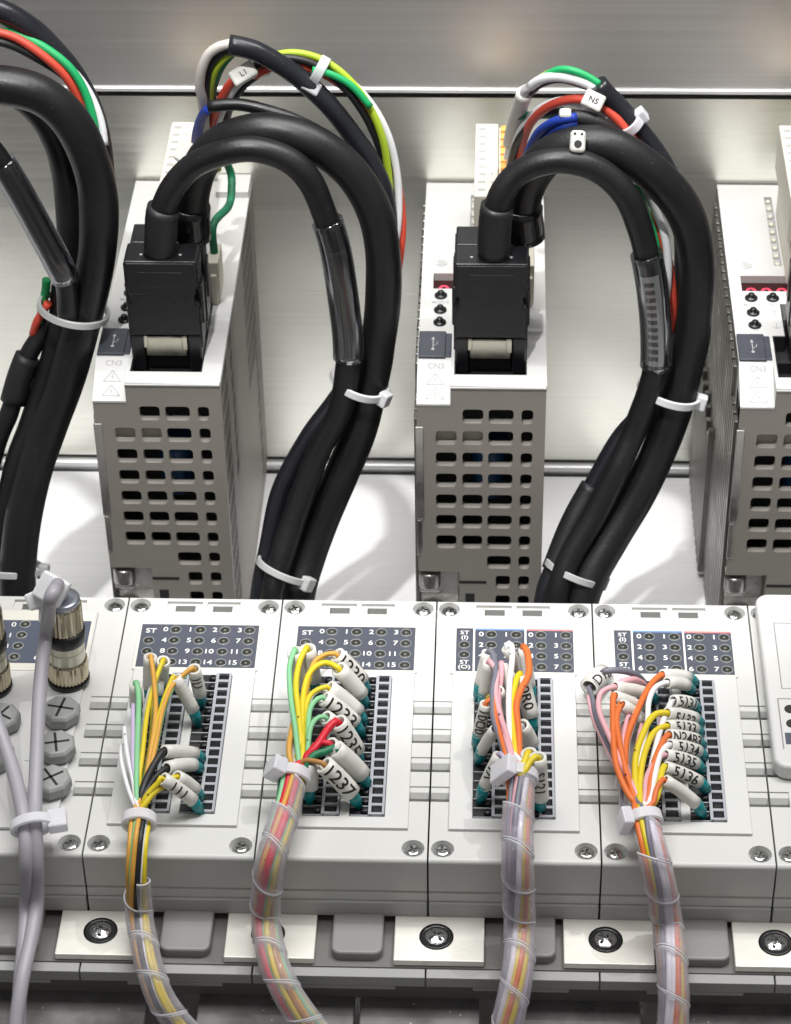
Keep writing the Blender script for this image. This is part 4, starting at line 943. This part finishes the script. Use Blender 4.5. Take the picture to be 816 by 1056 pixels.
# ------------------------------------------------------------------ field wires with markers and ferrules
FW_ = -FW
def marker_end(base, px, py, L):
    d = ray(px, py).normalized(); o = CP-base; b = o.dot(d); c = o.dot(o)-L*L; disc = b*b-c
    s_ = -b-math.sqrt(disc) if disc > 0 else -b
    return CP+d*s_
def field_wire(sc, off, spec, tiept, bundle, boff, label, group, spl_r=2.0, ts=4.2):
    """spec: dict base, top (pixel crops), pts, col, txt, L"""
    px = lambda q: (off[0]+q[0]*sc, off[1]+q[1]*sc)
    base = onz(*px(spec['base']), 1.2) if 'base' in spec else None
    t = thing('field_wire', label, 'wire', base if base else tiept, group)
    pts = []
    if base:
        L = spec.get('L', 17); top = marker_end(base, *px(spec['top']), L); ax = (top-base).normalized()
        fd = ax.lerp(Vector((0, 0, 1)), .35).normalized()
        m = MB(); m.lathe([(1.0, -.8), (1.05, 1.0), (1.62, 1.4), (1.7, 5.9), (1.4, 6.0), (1.3, 4)], base, fd, 20); obj('ferrule', m, 'ferrule_teal', t)
        mb = base+fd*5.0; mp = Path([mb, mb.lerp(top, .5)+Vector((0, 0, .5)), top]); m = MB(); R_ = spec.get('r', spl_r); m.sleeve(mp, R_, R_*.72, 0, mp.L, 22, 2.2)
        mk = obj('marker_sleeve', m, 'marker_tube', t)
        if spec.get('txt'):
            m = MB(); mid = mp.L*spec.get('tp', .5)
            nn = (-FW-ax*(-FW).dot(ax)).normalized(); rot = spec.get('rot', 0); flip = spec.get('flip', 1)
            def fn(x, y):
                q, T, N, B = mp.at(mid-x*flip); n2 = (-FW-T*(-FW).dot(T)).normalized(); b2 = n2.cross(-T)*flip; a = rot+y/R_; return q+(n2*math.cos(a)+b2*math.sin(a))*(R_+.06)
            put_text(m, spec['txt'], ts, fn, .5); obj('marker_print', m, 'print_black', mk)
        pts = [mb.lerp(top, .25), mb.lerp(top, .92), top+ax*.6]; z0 = top.z
    else: z0 = spec['z0']
    W = spec['pts']; n = len(W)
    for k, w in enumerate(W):
        f = (k+1)/(n+1) if base else k/n
        z = z0+(tiept.z-z0)*f+spec.get('lift', 1.5)*math.sin(PI*f); pts.append(onz(*px(w), z))
    # then through the tie and along the bundle
    for s_ in bundle['s']:
        P_, T, N, B = bundle['p'].at(s_); an = boff[0]+s_*.025; pts.append(P_+(N*math.cos(an)+B*math.sin(an))*boff[1])
    p = Path(pts, 8); m = MB(); wr = spec.get('wr', 1.15)*.63; q0 = p.near(tiept)/p.L; wi = wr; m.tube(p, lambda f: wr+(wi-wr)*min(1, max(0, (f-q0+.05)/.05)), 10, 1.4); obj('insulation', m, 'wire_'+spec['col'], t)
def bundle(pts):
    P_ = [onz(a, b, v) if k == 'z' else ony(a, b, v) for a, b, k, v in pts]; p = Path(P_); n = max(4, int(p.L/9)); return dict(p=p, s=[p.L*i/n for i in range(n+1)])
def spiral(bd, s0, R_, pitch, label):
    p = bd['p']; m = MB(); turns = (p.L-s0)/pitch; n = int(turns*22); rows = []
    for k in range(n+1):
        an = -2*PI*k/22; sc_ = s0+pitch*k/22
        row = []
        for w in range(5):
            s_ = sc_+(w/4)*(pitch-.55); s_ = min(s_, p.L+pitch); P_, T, N, B = p.at(s_); row.append(P_+(N*math.cos(an)+B*math.sin(an))*(R_+.22*w/4)+(T*(s_-p.L) if s_ > p.L else Vector()))
        rows.append(row)
    m.grid(rows)
    m.slot = 1   # the cut edge of the strip, a thicker bead
    for w_, rr_ in ((0, .16), (4, .12)):
        E_ = [r_[w_] for r_ in rows][::1]; bead = []
        for k in range(len(E_)):
            P_, T, N, B = p.at(min(p.L, s0+pitch*k/22)); nn = (E_[k]-p.at(min(p.L, p.near(E_[k])))[0]).normalized()
            bead.append([E_[k]+(T*math.cos(a_)+nn*math.sin(a_))*rr_ for a_ in (0, PI/2, PI, 3*PI/2)])
        m.grid(bead, True)
    o = obj('spiral_wrap', m, ['spiral_film', 'tie_clear'], solid=.3); tag(o, label, 'spiral wrap', 'translucent spiral wraps round the wire bundles')
def run_module(sc, off, specs, bd, R_, s0, names, group, spl, tl, tiekw, mr=2.0, ts=4.2):
    rnd = random.Random(len(tl)); extra = []
    for q, s_ in enumerate(specs):
        if 'base' in s_ and len(s_['pts']) >= 3 and q % 2 == 0:
            dx = rnd.choice((-1, 1))*rnd.uniform(12, 22); col = rnd.choice(dict(l=('yellow', 'white', 'mint', 'orange'), s=('yellow', 'mint', 'white', 'orange', 'yellow'), t=('pink', 'yellow', 'white', 'grey'), f=('white', 'pink', 'yellow', 'deep_orange'))[names[0]])
            extra.append(dict(z0=7, col=col, pts=[(a+dx*(1-k/len(s_['pts'])), b+rnd.uniform(-6, 6)) for k, (a, b) in enumerate(s_['pts'])], wr=.95, lift=1, lb='thin '+col.replace('_', ' ')+' wire under the '+' '.join(s_['lb'].split()[:8])))
    specs = list(specs)+extra
    tp = bd['p'].at(0)[0]; n = len(specs)
    for i, s_ in enumerate(specs):
        k = i % 9; bo = (2*PI*i*.382, (R_-1.15)*math.sqrt((n-i)/n)); field_wire(sc, off, s_, tp, bd, bo, names+' '+s_['lb'], group, mr, ts)
    spiral(bd, s0, R_, 11, spl)
    d = dirn(bd['p'].at(0)[0], bd['p'].at(6)[0]); tie(bd['p'].at(1.2)[0], d, R_+.1, R_*.85, 3.3, tl, mt='tie_clear', **tiekw)
g1, g2, g3, g4 = ('wires entering the module beside the caps', 'wires entering the module with markers 1230 to 1237', 'wires entering the module with the straight bundle', 'wires entering the module with markers 5133 to 5136')
# --- first module
b1 = bundle([(144, 843, 'z', 8), (142, 866, 'z', 7), (141, 888, 'z', 5.5), (141, 912, 'y', 464.5), (144, 945, 'z', -13), (150, 980, 'z', -15.5), (160, 1016, 'z', -19), (174, 1043, 'z', -24), (196, 1068, 'z', -30), (215, 1085, 'z', -33)])
S1 = [dict(base=(490, 375), top=(445, 165), col='orange', pts=[(385, 200), (320, 262), (265, 400), (225, 600), (190, 760), (155, 900)], txt='1U', tp=.6, lb='orange wire with a ticked marker, nearest the panel'),
 dict(base=(470, 480), top=(335, 215), col='yellow', pts=[(300, 270), (250, 420), (205, 640), (165, 820)], lb='yellow wire with a slanting blank marker above an empty row'),
 dict(base=(262, 300), top=(270, 120), col='yellow', pts=[(225, 230), (180, 400), (150, 650), (130, 850)], lb='yellow wire from the upper marker, second from the left', L=15),
 dict(base=(190, 345), top=(195, 95), col='orange', pts=[(215, 220), (225, 420), (195, 650), (150, 880)], lb='orange wire from the leftmost upright marker', L=16),
 dict(base=(500, 690), top=(275, 640), col='black', pts=[(215, 715), (165, 820), (140, 910)], wr=1.7, lb='black wire in a level blank marker', L=17),
 dict(base=(490, 745), top=(290, 735), col='black', pts=[(220, 790), (170, 870), (145, 940)], wr=1.3, lb='lower black wire in the level marker under another', L=16),
 dict(base=(490, 915), top=(345, 785), col='yellow', pts=[(280, 830), (210, 880), (150, 960)], wr=1.35, lb='yellow wire looping out of the short slanted marker', L=14),
 dict(base=(485, 985), top=(265, 795), col='yellow', pts=[(240, 820), (200, 860), (155, 935)], wr=1.3, txt='111', tp=.55, lb='yellow wire in the lowest marker with three strokes'),
 dict(base=(235, 420), top=(235, 240), col='mint', pts=[(225, 330), (210, 560), (175, 740), (140, 900)], lb='mint wire between two yellow ones', L=9, r=2.0),
 dict(base=(120, 460), top=(112, 250), col='mint', pts=[(128, 330), (120, 600), (115, 800), (118, 930)], wr=1.35, lb='outer mint green wire at the left', L=13),
 dict(z0=12, col='white', pts=[(45, 500), (60, 640), (95, 800), (120, 950)], lb='white wire bowing furthest left', wr=1.1),
 dict(z0=14, col='lilac', pts=[(95, 370), (95, 520), (95, 700), (115, 900)], lb='greyish lilac wire inside the white ones', wr=1.0),
 dict(z0=10, col='white', pts=[(28, 600), (30, 700), (70, 860), (115, 965)], lb='lower white wire touching the module lid', wr=1.0)]
run_module(.18, (120, 660), S1, b1, 3.6, b1['p'].near(ony(141, 892, 468)), 'left module:', g1, 'spiral wrap hanging from the module beside the caps, curling right', 'small milky tie where the left module wires meet', dict(head=None), 1.95)
# --- second module
b2 = bundle([(303, 797, 'z', 12), (299, 815, 'z', 11), (291, 848, 'z', 9), (281, 880, 'z', 7), (276, 905, 'y', 464), (274, 945, 'z', -13), (280, 985, 'z', -15.5), (293, 1018, 'z', -19), (312, 1048, 'z', -25), (330, 1070, 'z', -30)])
S2 = [dict(base=(498, 300), top=(318, 85), col='orange', pts=[(250, 85), (190, 130), (155, 230), (125, 380), (110, 560), (110, 690)], txt='1230', lb='orange wire with marker 1230'),
 dict(base=(488, 380), top=(330, 165), col='yellow', pts=[(250, 130), (170, 180), (130, 300), (120, 500), (118, 690)], lb='yellow wire arching to the blank marker below 1230', wr=1.35),
 dict(base=(482, 480), top=(270, 275), col='yellow', pts=[(200, 290), (155, 340), (130, 460), (125, 690)], lb='yellow wire to the blank marker above 1233', wr=1.2),
 dict(base=(468, 545), top=(245, 335), col='mint', pts=[(200, 345), (165, 400), (155, 520), (145, 700)], txt='1233', lb='mint wire with marker 1233', wr=1.2),
 dict(base=(440, 620), top=(255, 445), col='mint', pts=[(205, 450), (170, 500), (155, 600), (145, 720)], lb='mint wire whose marker hides behind 1235', r=2.2),
 dict(base=(455, 705), top=(325, 470), col='crimson', pts=[(275, 500), (235, 560), (195, 620), (150, 660), (135, 720)], txt='1235', lb='red wire bending into marker 1235', wr=1.7, r=2.75),
 dict(base=(500, 840), top=(310, 625), col='dark_green', pts=[(255, 640), (200, 655), (160, 690), (140, 730)], lb='dark green wire into the long blank marker above 1237', wr=1.7, r=2.75),
 dict(base=(445, 950), top=(245, 715), col='brown', pts=[(190, 695), (140, 690), (110, 715)], txt='1237', lb='brown wire wrapping the bundle at marker 1237', wr=1.2, r=2.75),
 dict(base=(440, 800), top=(280, 600), col='crimson', pts=[(225, 590), (180, 620), (150, 690)], lb='lower red wire crossing below marker 1235', wr=1.5, r=2.4),
 dict(base=(195, 300), top=(150, 50), col='yellow', pts=[(105, 130), (85, 260), (100, 420), (110, 600)], lb='yellow wire from the tall upright marker', wr=1.35),
 dict(base=(120, 330), top=(80, 65), col='mint', pts=[(48, 160), (55, 330), (80, 500), (100, 680)], lb='mint wire at the far left of the fan', wr=1.25),
 dict(base=(160, 930), top=(172, 700), col='grey', pts=[(150, 690), (130, 715)], lb='grey wire in the upright marker below the tie', r=2.4, L=13),
 dict(z0=14, col='orange', pts=[(95, 380), (60, 520), (45, 620), (55, 700)], lb='orange wire bowing left below the fan', wr=1.3),
 dict(z0=10, col='white', pts=[(60, 400), (62, 560), (80, 700)], lb='white wire behind the orange bow', wr=.9)]
run_module(.18, (290, 660), S2, b2, 3.9, 3.0, 'second module:', g2, 'spiral wrap sweeping down from the module with markers 1230 to 1237', 'large milky tie at the top of the second spiral wrap', dict(head=2.7, hs=(6.5, 5, 4)), 2.45, 5.6)
# --- third module
b3 = bundle([(536, 797, 'z', 17), (535, 820, 'z', 15.5), (534, 855, 'z', 12), (534, 885, 'z', 9), (535, 915, 'y', 463.5), (536, 955, 'z', -13), (535, 995, 'z', -16), (528, 1035, 'z', -22), (520, 1070, 'z', -30)])
S3 = [dict(base=(68, 375), top=(122, 120), col='grey', pts=[(150, 130), (165, 230), (150, 330), (155, 480), (200, 620), (240, 760)], lb='grey wire bending over the upper left marker', wr=1.4),
 dict(base=(95, 420), top=(128, 175), col='pink', pts=[(170, 230), (165, 350), (195, 480), (240, 620), (265, 760)], lb='pink wire from the marker behind the grey one', wr=1.3),
 dict(base=(60, 640), top=(112, 400), col='deep_orange', pts=[(135, 380), (155, 360), (165, 480), (215, 660), (250, 780)], txt='0D01', flip=-1, lb='orange-red wire behind a marker reading 0D01'),
 dict(base=(70, 715), top=(165, 540), col='grey', pts=[(190, 560), (220, 660), (250, 770)], lb='grey wire from the slanted marker low on the left', L=17),
 dict(base=(80, 930), top=(185, 680), col='lilac', pts=[(215, 700), (245, 770)], txt='V1', flip=-1, lb='lilac wire in the lowest left marker'),
 dict(base=(340, 330), top=(225, 95), col='white', pts=[(250, 75), (255, 160), (240, 300), (238, 480), (260, 660)], lb='white wire standing tallest over the lamp panel', wr=1.4),
 dict(base=(362, 400), top=(318, 100), col='deep_orange', pts=[(340, 130), (345, 240), (300, 330), (278, 420), (290, 560), (290, 720)], lb='orange wire kinking down the right side', wr=1.6),
 dict(base=(372, 560), top=(300, 250), col='yellow', pts=[(275, 280), (252, 400), (262, 560), (280, 700)], txt='0R0', lb='yellow wire in the middle of the fan', wr=1.6, r=2.4),
 dict(base=(300, 520), top=(200, 190), col='pink', pts=[(195, 240), (180, 400), (215, 560), (250, 700)], lb='pink wire left of the white one', wr=1.5),
 dict(base=(250, 500), top=(180, 330), col='pink', pts=[(185, 440), (225, 600), (260, 740)], lb='second pink wire with dark bands', wr=1.3),
 dict(base=(400, 920), top=(345, 670), col='yellow', pts=[(325, 710), (300, 770)], lb='yellow wire in the left one of two short markers', wr=1.5, r=2.3, L=19),
 dict(base=(410, 985), top=(395, 690), col='yellow', pts=[(350, 720), (310, 790)], txt='S121', lb='yellow wire in the right one of two short markers', wr=1.5, r=2.4, L=20),
 dict(base=(375, 680), top=(305, 520), col='white', pts=[(290, 600), (290, 720)], lb='white wire hidden low behind the orange one', r=2.3, L=14)]
run_module(.1894, (480, 650), S3, b3, 4.1, 1.5, 'third module:', g3, 'spiral wrap hanging straight down the middle, between the two right-hand bundles', 'large milky tie with round head at the top of the third spiral wrap', dict(head=2.6, hs=(8.5, 6, 3)), 1.7)
# --- fourth module
b4 = bundle([(663, 842, 'z', 11), (667, 858, 'z', 10), (674, 882, 'z', 8), (681, 910, 'y', 464), (688, 950, 'z', -13), (693, 990, 'z', -15.5), (695, 1030, 'z', -21), (694, 1070, 'z', -29)])
S4 = [dict(base=(150, 150), top=(45, 215), col='grey', pts=[(60, 270), (85, 400), (160, 570), (250, 780)], txt='0D1D1', L=13, r=3.0, lb='grey wire in the upright marker 0D1D1 over the gap', wr=1.1),
 dict(base=(430, 300), top=(190, 215), col='pink', pts=[(110, 250), (100, 350), (160, 500), (240, 680), (320, 850)], lb='pink wire arching out furthest left', wr=1.3, L=19),
 dict(base=(400, 400), top=(190, 270), col='deep_orange', pts=[(180, 400), (185, 560), (210, 700), (290, 860)], lb='left orange wire of the pair', wr=1.45, L=17),
 dict(base=(390, 470), top=(230, 318), col='deep_orange', pts=[(200, 400), (215, 520), (250, 680), (300, 840)], lb='right orange wire of the pair', wr=1.4, L=15),
 dict(base=(660, 200), top=(462, 148), col='deep_orange', pts=[(390, 210), (315, 360), (258, 520), (255, 700), (310, 880)], lb='long orange wire from the topmost marker', wr=1.5, L=15),
 dict(base=(640, 245), top=(490, 190), col='white', pts=[(420, 220), (385, 300), (375, 430), (330, 640), (345, 850)], lb='white wire from the second marker from the top', wr=1.3, L=14),
 dict(base=(670, 350), top=(525, 295), col='white', pts=[(470, 400), (425, 560), (390, 720), (370, 870)], txt='5131', lb='white wire with marker 5131', wr=1.35, L=14),
 dict(base=(690, 435), top=(490, 365), col='yellow', pts=[(425, 370), (370, 440), (310, 620), (320, 840)], txt='5132', rot=-.5, lb='yellow wire arching to the marker below 5131', wr=1.5, L=17),
 dict(base=(690, 490), top=(490, 440), col='yellow', pts=[(410, 480), (355, 620), (335, 780)], txt='5133', lb='yellow wire with marker 5133', wr=1.4, L=17),
 dict(base=(700, 560), top=(500, 492), col='deep_orange', pts=[(450, 560), (400, 700), (380, 860)], txt='N24B3', lb='orange wire with marker N24B3', wr=1.4, L=17),
 dict(base=(710, 625), top=(505, 548), col='white', pts=[(450, 600), (420, 720), (390, 870)], txt='5134', lb='white wire with marker 5134', wr=1.4, L=17),
 dict(base=(700, 700), top=(480, 605), col='pink', pts=[(420, 640), (370, 740), (360, 860)], txt='5135', lb='pink wire with marker 5135', wr=1.2),
 dict(base=(725, 815), top=(480, 675), col='yellow', pts=[(450, 750), (430, 850)], txt='5136', lb='yellow wire with marker 5136', wr=1.4),
 dict(base=(700, 950), top=(475, 750), col='deep_orange', pts=[(430, 800), (410, 880)], lb='orange wire in the lowest blank marker', wr=1.2),
 dict(z0=9, col='pink', pts=[(345, 430), (320, 560), (330, 720), (345, 850)], lb='pink wire rising in the middle of the fan', wr=1.1),
 dict(z0=5, col='grey', pts=[(250, 700), (230, 830), (250, 900)], lb='thin grey wire low at the left', wr=.8),
 dict(base=(370, 480), top=(275, 385), col='pink', pts=[(255, 420), (235, 560), (280, 740)], lb='pink wire in the short level marker', wr=1.0, L=11)]
run_module(.18, (600, 670), S4, b4, 4.0, 2.5, 'fourth module:', g4, 'rightmost spiral wrap, below the module with markers 5133 to 5136', 'large milky tie at the top of the rightmost spiral wrap', dict(head=2.8, hs=(6.5, 5.5, 3)), 1.85, 4.4)
# a grey and a pink lead running level into the fourth module
def zpts(sc, off, l): return [onz(off[0]+a*sc, off[1]+b*sc, z) for a, b, z in l]
strand('grey', zpts(.18, (600, 670), [(120, 128, 15), (180, 118, 15), (260, 125, 13), (320, 150, 9), (355, 185, 3)]), 1.0, 'grey lead running level from marker 0D1D1 into the fourth module', 'wire', g4)
strand('pink', zpts(.18, (600, 670), [(185, 215, 12), (230, 185, 13), (290, 172, 12), (335, 185, 8), (368, 215, 3)]), 1.0, 'pink lead running level just below the grey one', 'wire', g4)

# ------------------------------------------------------------------ light
def area(name, loc, target, size, power, color=(1, 1, 1), sy=None):
    l = bpy.data.lights.new(name, 'AREA'); l.shape = 'RECTANGLE'; l.size = size*S; l.size_y = (sy or size)*S; l.energy = power; l.color = color
    o = bpy.data.objects.new(name, l); COL.objects.link(o); o.location = Vector(loc)*S
    d = (Vector(target)-Vector(loc)).normalized(); o.rotation_euler = d.to_track_quat('-Z', 'Y').to_euler(); return o
def spot(name, loc, target, ang, power, rad, color=(1, 1, 1), blend=.4):
    l = bpy.data.lights.new(name, 'SPOT'); l.spot_size = math.radians(ang); l.spot_blend = blend; l.energy = power; l.shadow_soft_size = rad*S; l.color = color
    o = bpy.data.objects.new(name, l); COL.objects.link(o); o.location = Vector(loc)*S
    d = (Vector(target)-Vector(loc)).normalized(); o.rotation_euler = d.to_track_quat('-Z', 'Y').to_euler(); return o
spot('hall_spot', (-130, 210, 1000), (-5, 700, -20), 18, 31, 15, (1, .99, .975), .3)
spot('module_spot', (380, 700, 900), (10, 520, -10), 26, 9.6, 9, (1, .985, .97))
area('ceiling_light', (0, 690, 1150), (0, 640, 0), 900, 15, (1, .99, .97), 500)
w = bpy.data.worlds.new('World'); scene.world = w; w.use_nodes = True; nt = w.node_tree; bg = nt.nodes['Background']
tc = nt.nodes.new('ShaderNodeTexCoord'); n = nt.nodes.new('ShaderNodeTexNoise'); n.inputs['Scale'].default_value = 2.2; n.inputs['Detail'].default_value = 2
nt.links.new(tc.outputs['Generated'], n.inputs['Vector']); cr = nt.nodes.new('ShaderNodeValToRGB'); cr.color_ramp.elements[0].position = .35; cr.color_ramp.elements[0].color = (.10, .10, .105, 1); cr.color_ramp.elements[1].position = .65; cr.color_ramp.elements[1].color = (.85, .84, .80, 1)
nt.links.new(n.outputs['Fac'], cr.inputs[0]); nt.links.new(cr.outputs[0], bg.inputs[0]); bg.inputs[1].default_value = .46
scene.view_settings.view_transform = 'Standard'; scene.view_settings.look = 'None'; scene.view_settings.exposure = 0; scene.view_settings.gamma = 1
scene.cycles.max_bounces = 6; scene.cycles.transparent_max_bounces = 14
